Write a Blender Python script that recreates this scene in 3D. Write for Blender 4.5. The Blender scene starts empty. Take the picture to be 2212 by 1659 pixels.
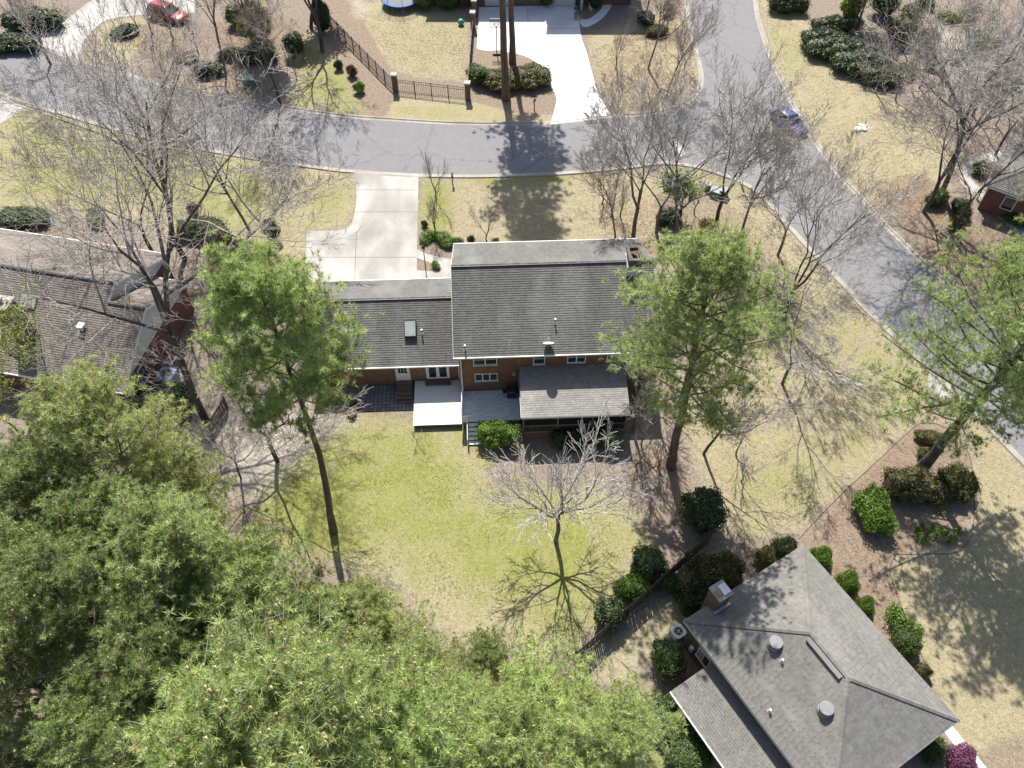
import bpy, math, random
import numpy as np
from mathutils import Vector, Matrix
from mathutils.geometry import tessellate_polygon

R = math.radians
SC = bpy.context.scene
COL = SC.collection

# ------------------------------------------------------------------ camera
CAM_H, PITCH, FOC = 53.6, R(53.0), 1800.0          # height, downward pitch, focal length for a 2212 px wide frame
cam = bpy.data.cameras.new('camera')
cam.sensor_fit = 'HORIZONTAL'; cam.sensor_width = 36.0; cam.lens = 36.0 * FOC / 2212.0
cam.clip_start = 0.5; cam.clip_end = 3000
camo = bpy.data.objects.new('camera', cam); COL.objects.link(camo)
camo.location = (0, 0, CAM_H); camo.rotation_euler = (R(90) - PITCH, 0, 0)
SC.camera = camo
# ------------------------------------------------------------------ world, sun, exposure
SUN_EL, SUN_AZ = R(53.5), R(-8)                        # azimuth from +Y, clockwise
w = bpy.data.worlds.new('World'); SC.world = w; w.use_nodes = True
nt = w.node_tree; nt.nodes.clear()
sky = nt.nodes.new('ShaderNodeTexSky'); sky.sky_type = 'NISHITA'; sky.sun_disc = False
sky.sun_elevation = SUN_EL; sky.sun_rotation = SUN_AZ; sky.air_density = 1.0; sky.dust_density = 1.5
bg = nt.nodes.new('ShaderNodeBackground'); bg.inputs[1].default_value = 0.095
wo = nt.nodes.new('ShaderNodeOutputWorld')
nt.links.new(sky.outputs[0], bg.inputs[0]); nt.links.new(bg.outputs[0], wo.inputs[0])
sl = bpy.data.lights.new('sun', 'SUN'); sl.energy = 5.0; sl.angle = R(0.53); sl.color = (1.0, 0.955, 0.89)
so = bpy.data.objects.new('sun', sl); COL.objects.link(so); so.location = (-10, 60, 80)
sd = Vector((math.sin(SUN_AZ) * math.cos(SUN_EL), math.cos(SUN_AZ) * math.cos(SUN_EL), math.sin(SUN_EL)))
so.rotation_euler = sd.to_track_quat('Z', 'Y').to_euler()
SC.view_settings.view_transform = 'Standard'; SC.view_settings.look = 'None'
SC.view_settings.gamma = 1.0; SC.view_settings.exposure = 0.68
SC.render.film_transparent = False
try:
    SC.cycles.max_bounces = 6; SC.cycles.diffuse_bounces = 4; SC.cycles.transmission_bounces = 4; SC.cycles.glossy_bounces = 2
    SC.cycles.transparent_max_bounces = 6; SC.cycles.caustics_reflective = False; SC.cycles.caustics_refractive = False
except Exception: pass

# ------------------------------------------------------------------ survey helper: a point read off the photograph -> place on the level plane at height h
_s, _c = math.sin(PITCH), math.cos(PITCH)
def G(x, y, h=0.0):
    v = (y - 829.5) / FOC; u = (x - 1106.0) / FOC
    z = (CAM_H - h) / (_s + v * _c)
    return (u * z, z * (_c - v * _s))
def GP(pts, h=0.0): return [G(a, b, h) for a, b in pts]

# ------------------------------------------------------------------ materials
MATS = {}
def node(nt, t, **kw):
    n = nt.nodes.new(t)
    for k, v in kw.items(): setattr(n, k, v)
    return n
def rgba(c): return (c[0], c[1], c[2], 1.0)
def mk(name, c1, c2=None, scale=4.0, rough=0.8, bump=0.0, bscale=None, tint=0.0, trans=0.0, orand=0.0,
       metal=0.0, coords='Object', spec=0.3, detail=6.0, stretch=None, c3=None, scale3=0.5, coat=0.0, alpha=1.0, dead=None):
    m = bpy.data.materials.new(name); m.use_nodes = True; nt = m.node_tree; nt.nodes.clear()
    out = node(nt, 'ShaderNodeOutputMaterial'); p = node(nt, 'ShaderNodeBsdfPrincipled')
    p.inputs['Roughness'].default_value = rough; p.inputs['Metallic'].default_value = metal
    p.inputs['Specular IOR Level'].default_value = spec
    if coat: p.inputs['Coat Weight'].default_value = coat; p.inputs['Coat Roughness'].default_value = 0.05
    L = nt.links.new
    tc = node(nt, 'ShaderNodeTexCoord'); vec = tc.outputs[coords]
    if stretch:
        mp = node(nt, 'ShaderNodeMapping'); mp.inputs['Scale'].default_value = stretch; L(vec, mp.inputs[0]); vec = mp.outputs[0]
    col = None
    if c2 is not None:
        nz = node(nt, 'ShaderNodeTexNoise'); nz.inputs['Scale'].default_value = scale; nz.inputs['Detail'].default_value = detail
        nz.inputs['Roughness'].default_value = 0.65; L(vec, nz.inputs['Vector'])
        cr = node(nt, 'ShaderNodeValToRGB'); cr.color_ramp.elements[0].position = 0.32; cr.color_ramp.elements[1].position = 0.68
        cr.color_ramp.elements[0].color = rgba(c1); cr.color_ramp.elements[1].color = rgba(c2)
        L(nz.outputs[0], cr.inputs[0]); col = cr.outputs[0]
        if c3 is not None:
            n3 = node(nt, 'ShaderNodeTexNoise'); n3.inputs['Scale'].default_value = scale3; n3.inputs['Detail'].default_value = 5; L(vec, n3.inputs['Vector'])
            r3 = node(nt, 'ShaderNodeMapRange'); r3.inputs[1].default_value = 0.48; r3.inputs[2].default_value = 0.68; L(n3.outputs[0], r3.inputs[0])
            mx = node(nt, 'ShaderNodeMixRGB'); L(r3.outputs[0], mx.inputs[0]); L(col, mx.inputs[1]); mx.inputs[2].default_value = rgba(c3); col = mx.outputs[0]
    else:
        rg = node(nt, 'ShaderNodeRGB'); rg.outputs[0].default_value = rgba(c1); col = rg.outputs[0]
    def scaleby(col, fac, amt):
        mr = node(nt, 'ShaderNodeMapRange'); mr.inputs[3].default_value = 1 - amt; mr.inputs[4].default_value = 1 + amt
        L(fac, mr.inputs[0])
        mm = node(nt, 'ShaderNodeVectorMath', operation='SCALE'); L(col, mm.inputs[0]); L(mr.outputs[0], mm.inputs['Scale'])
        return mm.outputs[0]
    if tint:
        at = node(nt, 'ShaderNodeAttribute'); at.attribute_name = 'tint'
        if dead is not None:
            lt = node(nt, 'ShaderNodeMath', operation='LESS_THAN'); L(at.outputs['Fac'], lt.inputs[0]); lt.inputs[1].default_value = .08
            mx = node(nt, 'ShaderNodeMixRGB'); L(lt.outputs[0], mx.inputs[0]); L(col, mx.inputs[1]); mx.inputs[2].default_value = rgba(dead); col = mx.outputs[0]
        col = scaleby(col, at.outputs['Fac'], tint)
    if orand:
        oi = node(nt, 'ShaderNodeObjectInfo'); col = scaleby(col, oi.outputs['Random'], orand)
    L(col, p.inputs['Base Color'])
    if bump:
        nb = node(nt, 'ShaderNodeTexNoise'); nb.inputs['Scale'].default_value = bscale or scale * 4; nb.inputs['Detail'].default_value = 4
        L(vec, nb.inputs['Vector']); bp = node(nt, 'ShaderNodeBump'); bp.inputs['Strength'].default_value = bump; bp.inputs['Distance'].default_value = 0.05
        L(nb.outputs[0], bp.inputs['Height']); L(bp.outputs[0], p.inputs['Normal'])
    sh = p.outputs[0]
    if trans:
        tr = node(nt, 'ShaderNodeBsdfTranslucent'); L(col, tr.inputs[0]); ms = node(nt, 'ShaderNodeMixShader'); ms.inputs[0].default_value = trans
        L(sh, ms.inputs[1]); L(tr.outputs[0], ms.inputs[2]); sh = ms.outputs[0]
    if alpha < 1:
        tr = node(nt, 'ShaderNodeBsdfTransparent'); ms = node(nt, 'ShaderNodeMixShader'); ms.inputs[0].default_value = alpha
        L(tr.outputs[0], ms.inputs[1]); L(sh, ms.inputs[2]); sh = ms.outputs[0]
    L(sh, out.inputs[0]); MATS[name] = m
    return m

def asphalt_mat():
    m = bpy.data.materials.new('asphalt'); m.use_nodes = True; nt = m.node_tree; L = nt.links.new
    p = nt.nodes['Principled BSDF']; p.inputs['Roughness'].default_value = .9; p.inputs['Specular IOR Level'].default_value = .3
    tc = node(nt, 'ShaderNodeTexCoord')
    def nz(sc, det): n = node(nt, 'ShaderNodeTexNoise'); n.inputs['Scale'].default_value = sc; n.inputs['Detail'].default_value = det; n.inputs['Roughness'].default_value = .7; L(tc.outputs['Object'], n.inputs['Vector']); return n
    a, b, g = nz(1.3, 8), nz(.10, 6), nz(9, 6)
    def ramp(f, q): 
        r = node(nt, 'ShaderNodeValToRGB'); e = r.color_ramp.elements
        while len(e) < len(q): e.new(.5)
        for k, (t, c) in enumerate(q): e[k].position = t; e[k].color = rgba(c)
        L(f, r.inputs[0]); return r.outputs[0]
    def mix(f, x, y, t='MIX'): q = node(nt, 'ShaderNodeMixRGB', blend_type=t); (L(f, q.inputs[0]) if not isinstance(f, float) else setattr(q.inputs[0], 'default_value', f)); L(x, q.inputs[1]); L(y, q.inputs[2]); return q.outputs[0]
    c = mix(b.outputs[0], ramp(a.outputs[0], [(.3, (.168,.164,.165)), (.7, (.212,.207,.206))]), ramp(a.outputs[0], [(.3, (.20,.195,.193)), (.7, (.262,.256,.252))]))
    c = mix(.35, c, ramp(g.outputs[0], [(.3, (.11,.11,.118)), (.7, (.29,.285,.295))]))
    wr = node(nt, 'ShaderNodeVectorMath', operation='MULTIPLY_ADD'); L(a.outputs['Color'], wr.inputs[0]); wr.inputs[1].default_value = (1.6,1.6,0); L(tc.outputs['Object'], wr.inputs[2])
    v = node(nt, 'ShaderNodeTexVoronoi', feature='DISTANCE_TO_EDGE'); v.inputs['Scale'].default_value = .17; L(wr.outputs[0], v.inputs['Vector'])
    cr = ramp(v.outputs[0], [(.0, (.68,.68,.70)), (.006, (.78,.78,.79)), (.011, (1,1,1))]); c = mix(1.0, c, cr, 'MULTIPLY')
    L(c, p.inputs['Base Color']); bp = node(nt, 'ShaderNodeBump'); bp.inputs['Strength'].default_value = .3; bp.inputs['Distance'].default_value = .02; L(g.outputs[0], bp.inputs['Height']); L(bp.outputs[0], p.inputs['Normal'])
    MATS['asphalt'] = m
asphalt_mat()
mk('concrete', (.34, .325, .295), (.48, .465, .43), .6, .85, .15, 20, c3=(.235, .225, .20), scale3=.2, stretch=(1.0, .55, 1))
mk('concrete_new', (.70, .70, .69), (.80, .80, .78), .5, .85, .1, 20, c3=(.62, .61, .58), scale3=.3)
mk('curb', (.30, .28, .235), (.42, .395, .34), 1.1, .9, .2, 15, c3=(.28, .26, .20), scale3=.25)
mk('paint_white', (.75, .75, .72), (.62, .62, .6), 3, .6, c3=(.4, .4, .4), scale3=2)
mk('shingle_grey', (.122, .121, .109), (.162, .160, .146), 2.2, .95, tint=.10, c3=(.195, .192, .178), scale3=.35, stretch=(1.6, .5, .5))
mk('shingle_brown', (.165, .146, .126), (.222, .198, .172), 2.0, .95, tint=.14, c3=(.25, .215, .185), scale3=.3)
mk('shingle_warm', (.215, .208, .19), (.275, .266, .245), 2.0, .95, tint=.12, c3=(.31, .295, .275), scale3=.35)
mk('shingle_hip', (.158, .153, .137), (.205, .199, .180), 1.6, .95, tint=.12, c3=(.225, .215, .196), scale3=.3)
mk('roof_under', (.10, .10, .095), None)
mk('ridge_cap', (.12, .12, .112), (.2, .195, .185), 2, .95, tint=.2)
mk('trim_white', (.78, .78, .77), (.70, .70, .68), 2, .5)
mk('trim_grey', (.45, .46, .45), (.52, .53, .52), 2, .6)
mk('siding_pale', (.56, .58, .56), (.64, .66, .63), 1.5, .7)
mk('glass', (.022, .028, .032), None, rough=.06, spec=.8)
mk('glass_pale', (.30, .34, .32), (.40, .43, .41), 1.5, .12, spec=.7)
mk('dark_metal', (.02, .02, .022), None, rough=.4, spec=.5)
mk('fence_metal', (.035, .03, .028), None, rough=.35, spec=.6)
mk('grey_metal', (.36, .37, .38), (.44, .45, .46), 3, .4, metal=.4)
mk('vent_metal', (.20, .205, .205), (.25, .255, .255), 3, .5)
mk('white_metal', (.74, .75, .77), (.66, .67, .7), 3, .35)
mk('deck_white', (.70, .72, .72), (.80, .82, .81), 3.0, .7, .1, 30, orand=.06, c3=(.52, .53, .53), scale3=1.2, stretch=(1, 6, 1))
mk('deck_cream', (.74, .72, .69), (.80, .78, .75), 1.2, .7, .1, 20, orand=.04)
mk('wood_brown', (.13, .09, .068), (.19, .135, .105), 3, .8, .3, 30, orand=.12)
mk('wood_grey', (.16, .14, .12), (.25, .22, .19), 3, .85, .3, 30, orand=.22)
mk('wood_fence', (.075, .062, .054), (.135, .115, .10), 3, .85, .3, 30, orand=.25)
mk('paver', (.17, .17, .165), (.25, .25, .24), 2.5, .9, .3, 20, orand=.2)
mk('grout', (.05, .05, .045), None)
mk('screen', (.012, .012, .013), None, alpha=.72)
mk('soil', (.10, .075, .055), (.16, .125, .095), 2, .95, .4)
mk('bark_pine', (.075, .055, .043), (.17, .125, .098), 3.5, .9, .6, 8, stretch=(1, 1, .25))
mk('bark_grey', (.10, .09, .08), (.20, .182, .165), 3.5, .9, .5, 9, stretch=(1, 1, .3), c3=(.26, .245, .215), scale3=.8)
mk('bark_dark', (.05, .043, .039), (.11, .098, .086), 3.5, .9, .5, 9, stretch=(1, 1, .3), c3=(.16, .15, .13), scale3=.8)
mk('twig_grey', (.31, .28, .245), (.45, .41, .365), 1.5, .85, tint=.3)
mk('twig_brown', (.27, .225, .195), (.40, .345, .30), 1.5, .85, tint=.3)
mk('twig_pale', (.40, .385, .36), (.55, .53, .50), 1.5, .8, tint=.25)
mk('twig_white', (.60, .585, .58), (.74, .725, .72), 1.5, .75, tint=.2)
mk('needle', (.25, .34, .10), (.365, .455, .155), .5, .45, tint=.44, trans=.42, orand=.18, spec=.5, dead=(.40, .30, .14))
mk('needle_bright', (.325, .42, .125), (.455, .54, .20), .5, .45, tint=.42, trans=.42, orand=.14, spec=.5, dead=(.46, .37, .18))
mk('needle_olive', (.30, .355, .115), (.42, .47, .18), .5, .45, tint=.44, trans=.42, orand=.14, spec=.5, dead=(.50, .38, .14))
mk('needle_dark', (.19, .25, .075), (.29, .36, .115), .5, .5, tint=.4, trans=.44, spec=.5, dead=(.32, .25, .12))
mk('pollen', (.52, .42, .20), (.66, .56, .33), 2, .8)
mk('leaf_dark', (.030, .055, .014), (.065, .10, .026), 1.0, .45, tint=.42, trans=.22, spec=.45)
mk('leaf_mid', (.055, .095, .020), (.10, .15, .034), 1.0, .5, tint=.4, trans=.25, spec=.4)
mk('leaf_bright', (.10, .19, .022), (.18, .28, .040), 1.0, .5, tint=.35, trans=.3, spec=.4)
mk('leaf_lime', (.19, .25, .035), (.29, .34, .06), 1.0, .5, tint=.35, trans=.38)
mk('leaf_olive', (.085, .09, .024), (.15, .14, .045), 1.0, .5, tint=.42, trans=.25, spec=.4)
mk('leaf_red', (.09, .042, .03), (.15, .085, .055), 1.0, .5, tint=.35, trans=.2)
mk('leaf_pink', (.24, .085, .15), (.36, .13, .24), 1.0, .6, tint=.4, trans=.25)
mk('grass_blade', (.22, .27, .055), (.36, .37, .11), .4, .7, tint=.35, trans=.3)
mk('litter', (.17, .105, .065), (.34, .24, .165), 1.0, .9, tint=.4)
mk('car_red', (.36, .035, .022), None, rough=.25, coat=1.0, spec=.5)
mk('car_blue', (.04, .085, .27), None, rough=.25, coat=1.0, spec=.5)
mk('tyre', (.015, .015, .015), None, rough=.85)
mk('rim', (.5, .5, .52), None, rough=.3, metal=.8)
mk('lamp_clear', (.7, .72, .74), None, rough=.1, spec=.8)
mk('lamp_red', (.35, .015, .012), None, rough=.15, spec=.8)
mk('blue_pad', (.045, .135, .38), (.06, .165, .44), 2, .5)
mk('tramp_mat', (.16, .17, .19), (.20, .21, .23), 3, .6)
mk('net', (.03, .03, .03), None, alpha=.22)
mk('teal_cloth', (.012, .075, .065), (.02, .11, .092), 6, .8)
mk('white_cloth', (.6, .6, .58), None)
mk('skin', (.42, .25, .17), None, rough=.6)
mk('hair', (.06, .035, .02), None)
mk('fur_cream', (.44, .36, .25), (.54, .46, .34), 8, .9)
mk('fur_brown', (.24, .15, .095), (.34, .235, .16), 8, .9)
mk('ball_green', (.04, .30, .20), (.06, .38, .26), 3, .4)
mk('hose_teal', (.02, .30, .22), (.04, .38, .28), 3, .4)
mk('util_green', (.10, .16, .13), (.13, .19, .155), 3, .5)
mk('util_lid', (.24, .29, .26), (.32, .37, .34), 3, .5)
mk('ac_blue', (.28, .36, .46), (.36, .44, .54), 3, .4)
mk('rust', (.30, .16, .10), (.42, .27, .18), 4, .6)
mk('rock', (.55, .52, .47), (.7, .68, .62), 4, .9, .4)

def brick_mat(name, a, b, mortar):
    m = bpy.data.materials.new(name); m.use_nodes = True; nt = m.node_tree; L = nt.links.new
    p = nt.nodes['Principled BSDF']; p.inputs['Roughness'].default_value = .9
    g = node(nt, 'ShaderNodeNewGeometry'); tc = node(nt, 'ShaderNodeTexCoord')
    sx = node(nt, 'ShaderNodeSeparateXYZ'); L(tc.outputs['Object'], sx.inputs[0])
    ad = node(nt, 'ShaderNodeMath', operation='ADD'); L(sx.outputs[0], ad.inputs[0]); L(sx.outputs[1], ad.inputs[1])
    cb = node(nt, 'ShaderNodeCombineXYZ'); L(ad.outputs[0], cb.inputs[0]); L(sx.outputs[2], cb.inputs[1])
    bt = node(nt, 'ShaderNodeTexBrick'); L(cb.outputs[0], bt.inputs['Vector'])
    bt.inputs['Color1'].default_value = rgba(a); bt.inputs['Color2'].default_value = rgba(b); bt.inputs['Mortar'].default_value = rgba(mortar)
    bt.inputs['Scale'].default_value = 1.0; bt.inputs['Brick Width'].default_value = .21; bt.inputs['Row Height'].default_value = .075
    bt.inputs['Mortar Size'].default_value = .006; bt.inputs['Bias'].default_value = .1
    nz = node(nt, 'ShaderNodeTexNoise'); nz.inputs['Scale'].default_value = 1.6; nz.inputs['Detail'].default_value = 6; L(tc.outputs['Object'], nz.inputs['Vector'])
    mr = node(nt, 'ShaderNodeMapRange'); mr.inputs[3].default_value = .65; mr.inputs[4].default_value = 1.35; L(nz.outputs[0], mr.inputs[0])
    mm = node(nt, 'ShaderNodeVectorMath', operation='SCALE'); L(bt.outputs[0], mm.inputs[0]); L(mr.outputs[0], mm.inputs['Scale'])
    L(mm.outputs[0], p.inputs['Base Color'])
    bp = node(nt, 'ShaderNodeBump'); bp.inputs['Strength'].default_value = .4; bp.inputs['Distance'].default_value = .01; bp.invert = True
    L(bt.outputs['Fac'], bp.inputs['Height']); L(bp.outputs[0], p.inputs['Normal'])
    MATS[name] = m
brick_mat('brick', (.165, .072, .042), (.225, .112, .062), (.20, .155, .12))
brick_mat('brick_red', (.15, .055, .042), (.19, .075, .058), (.15, .105, .088))
brick_mat('brick_old', (.085, .066, .055), (.13, .103, .086), (.13, .12, .105))
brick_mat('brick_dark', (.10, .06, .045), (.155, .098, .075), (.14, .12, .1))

# ------------------------------------------------------------------ mesh helpers
def new_mesh(name, V, Fc, tint=None):
    me = bpy.data.meshes.new(name); me.from_pydata(V, [], Fc)
    if tint is not None:
        at = me.attributes.new('tint', 'FLOAT', 'POINT'); at.data.foreach_set('value', np.asarray(tint, np.float32))
    me.update(); return me
def fast_mesh(name, V, polys, tint=None):
    """V (n,3) array, polys (m,k) int array: k-gons"""
    V = np.asarray(V, np.float32); polys = np.asarray(polys, np.int32); m, k = polys.shape
    me = bpy.data.meshes.new(name)
    me.vertices.add(len(V)); me.vertices.foreach_set('co', V.ravel())
    me.loops.add(m * k); me.loops.foreach_set('vertex_index', polys.ravel())
    me.polygons.add(m); me.polygons.foreach_set('loop_start', np.arange(0, m * k, k, dtype=np.int32))
    try: me.polygons.foreach_set('loop_total', np.full(m, k, np.int32))
    except Exception: pass
    if tint is not None:
        at = me.attributes.new('tint', 'FLOAT', 'POINT'); at.data.foreach_set('value', np.asarray(tint, np.float32))
    me.update(calc_edges=True); me.shade_flat(); return me
def ob(name, me, mat=None, parent=None, loc=None, rz=0.0):
    o = bpy.data.objects.new(name, me); COL.objects.link(o)
    if mat is not None and me is not None and not me.materials: me.materials.append(MATS[mat] if isinstance(mat, str) else mat)
    if parent is not None: o.parent = parent
    if loc is not None: o.location = loc
    if rz: o.rotation_euler = (0, 0, rz)
    return o
def tag(o, label, cat, group=None):
    o['label'] = label; o['category'] = cat
    if group: o['group'] = group
    return o
def thing(name, label, cat, loc, rz=0.0, group=None):
    o = bpy.data.objects.new(name, None); COL.objects.link(o); o.empty_display_size = .3
    o.location = (loc[0], loc[1], loc[2] if len(loc) > 2 else 0.0); o.rotation_euler = (0, 0, rz)
    return tag(o, label, cat, group)
def struct(o): o['kind'] = 'structure'; return o
def copy_tree(o, parent=None):
    c = o.copy(); COL.objects.link(c); c.parent = parent
    for ch in list(o.children): copy_tree(ch, c)
    return c

class MB:
    def __init__(s): s.v = []; s.f = []; s.t = []
    def add(s, V, Fc, tint=None):
        b = len(s.v); s.v += [tuple(p) for p in V]; s.f += [tuple(i + b for i in f) for f in Fc]
        s.t += [tint if tint is not None else .5] * len(V); return s
    def box(s, a, b, tint=None):
        x0, y0, z0 = a; x1, y1, z1 = b
        V = [(x0,y0,z0),(x1,y0,z0),(x1,y1,z0),(x0,y1,z0),(x0,y0,z1),(x1,y0,z1),(x1,y1,z1),(x0,y1,z1)]
        return s.add(V, [(3,2,1,0),(4,5,6,7),(0,1,5,4),(1,2,6,5),(2,3,7,6),(3,0,4,7)], tint)
    def bar(s, p, q, wd, hg, up=(0,0,1)):
        """square bar from p to q"""
        p = Vector(p); q = Vector(q); d = (q - p).normalized(); u = Vector(up)
        sx = d.cross(u)
        if sx.length < 1e-4: sx = d.cross(Vector((0,1,0)))
        sx.normalize(); uz = sx.cross(d).normalized(); sx *= wd / 2; uz *= hg / 2
        V = [p-sx-uz, p+sx-uz, p+sx+uz, p-sx+uz, q-sx-uz, q+sx-uz, q+sx+uz, q-sx+uz]
        return s.add(V, [(0,3,2,1),(4,5,6,7),(0,1,5,4),(1,2,6,5),(2,3,7,6),(3,0,4,7)])
    def tube(s, pts, rad, n=8, cap=True):
        pts = [Vector(p) for p in pts]
        if not hasattr(rad, '__len__'): rad = [rad] * len(pts)
        V = []; Fc = []
        for i, p in enumerate(pts):
            d = (pts[min(i+1, len(pts)-1)] - pts[max(i-1, 0)]).normalized()
            a = d.cross(Vector((0,0,1)) if abs(d.z) < .9 else Vector((1,0,0))).normalized(); b = d.cross(a)
            for k in range(n):
                t = 2*math.pi*k/n; V.append(p + (a*math.cos(t) + b*math.sin(t))*rad[i])
        for i in range(len(pts)-1):
            for k in range(n):
                k2 = (k+1) % n; Fc.append((i*n+k, i*n+k2, (i+1)*n+k2, (i+1)*n+k))
        if cap:
            Fc.append(tuple(range(n))); Fc.append(tuple((len(pts)-1)*n + k for k in reversed(range(n))))
        return s.add(V, Fc)
    def lathe(s, prof, n=16, c=(0,0,0)):
        V = []; Fc = []
        for r, z in prof:
            for k in range(n):
                t = 2*math.pi*k/n; V.append((c[0]+r*math.cos(t), c[1]+r*math.sin(t), c[2]+z))
        for i in range(len(prof)-1):
            for k in range(n):
                k2 = (k+1) % n; Fc.append((i*n+k, i*n+k2, (i+1)*n+k2, (i+1)*n+k))
        Fc.append(tuple(reversed(range(n)))); Fc.append(tuple((len(prof)-1)*n+k for k in range(n)))
        return s.add(V, Fc)
    def poly(s, pts, z0, z1):
        """extruded polygon, CCW or CW"""
        n = len(pts); ar = sum(pts[i][0]*pts[(i+1)%n][1]-pts[(i+1)%n][0]*pts[i][1] for i in range(n))
        if ar < 0: pts = list(reversed(pts))
        V = [(x, y, z1) for x, y in pts] + [(x, y, z0) for x, y in pts]
        Fc = [tuple(t) for t in tessellate_polygon([[Vector((x, y, 0)) for x, y in pts]])]
        ff = []
        for t in Fc:
            a, b, c = (Vector(V[i]) for i in t)
            ff.append(t if (b-a).cross(c-a).z > 0 else tuple(reversed(t)))
        for i in range(n):
            j = (i+1) % n; ff.append((i, n+i, n+j, j))
        return s.add(V, ff)
    def build(s, name, mat, parent=None, smooth=False, loc=None, rz=0.0):
        me = new_mesh(name, s.v, s.f, s.t)
        if smooth: me.polygons.foreach_set('use_smooth', [True]*len(me.polygons))
        return ob(name, me, mat, parent, loc, rz)

def sphere_pts(n, rng):
    v = rng.normal(size=(n, 3)); return v / np.linalg.norm(v, axis=1)[:, None]

# ================================================================== GROUND
def vnoise(x, y, seed=0):
    xi = np.floor(x).astype(np.int64); yi = np.floor(y).astype(np.int64); fx = x - xi; fy = y - yi
    fx = fx*fx*(3-2*fx); fy = fy*fy*(3-2*fy)
    def h(a, b):
        n = (a*374761393 + b*668265263 + seed*974634777) & 0x7fffffff
        n = ((n ^ (n >> 13)) * 1274126177) & 0x7fffffff
        return ((n ^ (n >> 16)) & 0xffff) / 65535.0
    return (h(xi,yi)*(1-fx)+h(xi+1,yi)*fx)*(1-fy) + (h(xi,yi+1)*(1-fx)+h(xi+1,yi+1)*fx)*fy
def fbm(x, y, seed=0):
    return .5*vnoise(x,y,seed)+.25*vnoise(x*2.1,y*2.1,seed+1)+.15*vnoise(x*4.3,y*4.3,seed+2)+.1*vnoise(x*8.9,y*8.9,seed+3)
def sdist(px, py, poly):
    """signed distance, positive inside"""
    inside = np.zeros(px.shape, bool); d2 = np.full(px.shape, 1e9); n = len(poly)
    for i in range(n):
        x0, y0 = poly[i]; x1, y1 = poly[(i+1) % n]; ex, ey = x1-x0, y1-y0
        t = np.clip(((px-x0)*ex+(py-y0)*ey)/(ex*ex+ey*ey+1e-9), 0, 1)
        d2 = np.minimum(d2, (px-x0-t*ex)**2+(py-y0-t*ey)**2)
        if abs(ey) > 1e-9:
            inside ^= ((y0 > py) != (y1 > py)) & (px < ex*(py-y0)/ey + x0)
    return np.where(inside, 1, -1)*np.sqrt(d2)
GX = np.arange(-78, 78.01, .48); GY = np.arange(4, 126.01, .48)
gx, gy = np.meshgrid(GX, GY); wx = gx + (fbm(gx*.5, gy*.5, 5)-.5)*1.2; wy = gy + (fbm(gx*.5, gy*.5, 9)-.5)*1.2
def zone(poly, soft=.6, amt=1.0, warp=True):
    d = sdist(wx if warp else gx, wy if warp else gy, GP(poly)); return np.clip(d/soft*.5+.5, 0, 1)*amt
straw = np.zeros(gx.shape); green = np.zeros(gx.shape); mulch = np.zeros(gx.shape); dirt = np.zeros(gx.shape)
def mx_(a, b): np.maximum(a, b, out=a)
# dormant lawns (straw coloured)
for pl, so_, am in [
    ([(905,380),(1237,374),(1500,362),(1600,400),(1700,490),(1830,625),(1950,742),(2012,800),(2000,905),(1900,1010),(1730,1165),(1560,1160),(1480,960),(1420,560),(1385,525),(975,540),(905,500)], .8, .70),
    ([(-60,190),(0,200),(143,247),(433,322),(700,365),(765,372),(768,420),(763,470),(748,495),(663,500),(655,580),(560,560),(420,520),(300,470),(0,455),(-60,450)], .8, 1),
    ([(770,20),(830,-10),(1012,-10),(1005,178),(855,160),(770,75)], .9, 1),
    ([(832,256),(858,205),(1000,214),(1100,240),(1200,246),(1192,268),(960,266)], .4, 1),
    ([(1262,85),(1300,60),(1480,0),(1495,90),(1512,165),(1440,240),(1325,250),(1290,180)], 1.2, .8),
    ([(1634,0),(1700,-5),(1770,75),(1790,120),(1860,180),(1950,230),(2050,300),(2075,345),(2010,430),(1960,480),(1860,425),(1720,240),(1655,95)], 1.2, .95),
    ([(2092,905),(2160,960),(2260,1060),(2300,1700),(2130,1700),(2050,1560),(1998,1440),(1955,1330),(1922,1235),(1935,1197),(2070,1190),(2100,1130),(2098,1000)], .5, 1),
    ([(1760,1130),(1800,1085),(1945,930),(2040,905),(2090,905),(1960,860),(1900,960)], 1.5, .9),
    ([(735,905),(890,905),(1000,925),(1060,1000),(1060,1055),(1360,1062),(1390,1150),(1350,1280),(1240,1430),(1000,1400),(850,1270),(700,1200),(600,1180),(560,1100),(640,980)], 1.2, .9),
    ([(1260,1440),(1450,1280),(1530,1180),(1600,1190),(1450,1400),(1330,1500)], .6, .8),
    ([(200,70),(233,43),(300,33),(330,60),(280,140),(190,125)], .8, .8),
    ([(600,60),(720,90),(820,250),(740,246),(600,225)], 1.0, .55),
    ([(400,195),(560,225),(560,190),(430,160)], .6, .6)]:
    mx_(straw, zone(pl, so_, am))
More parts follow.
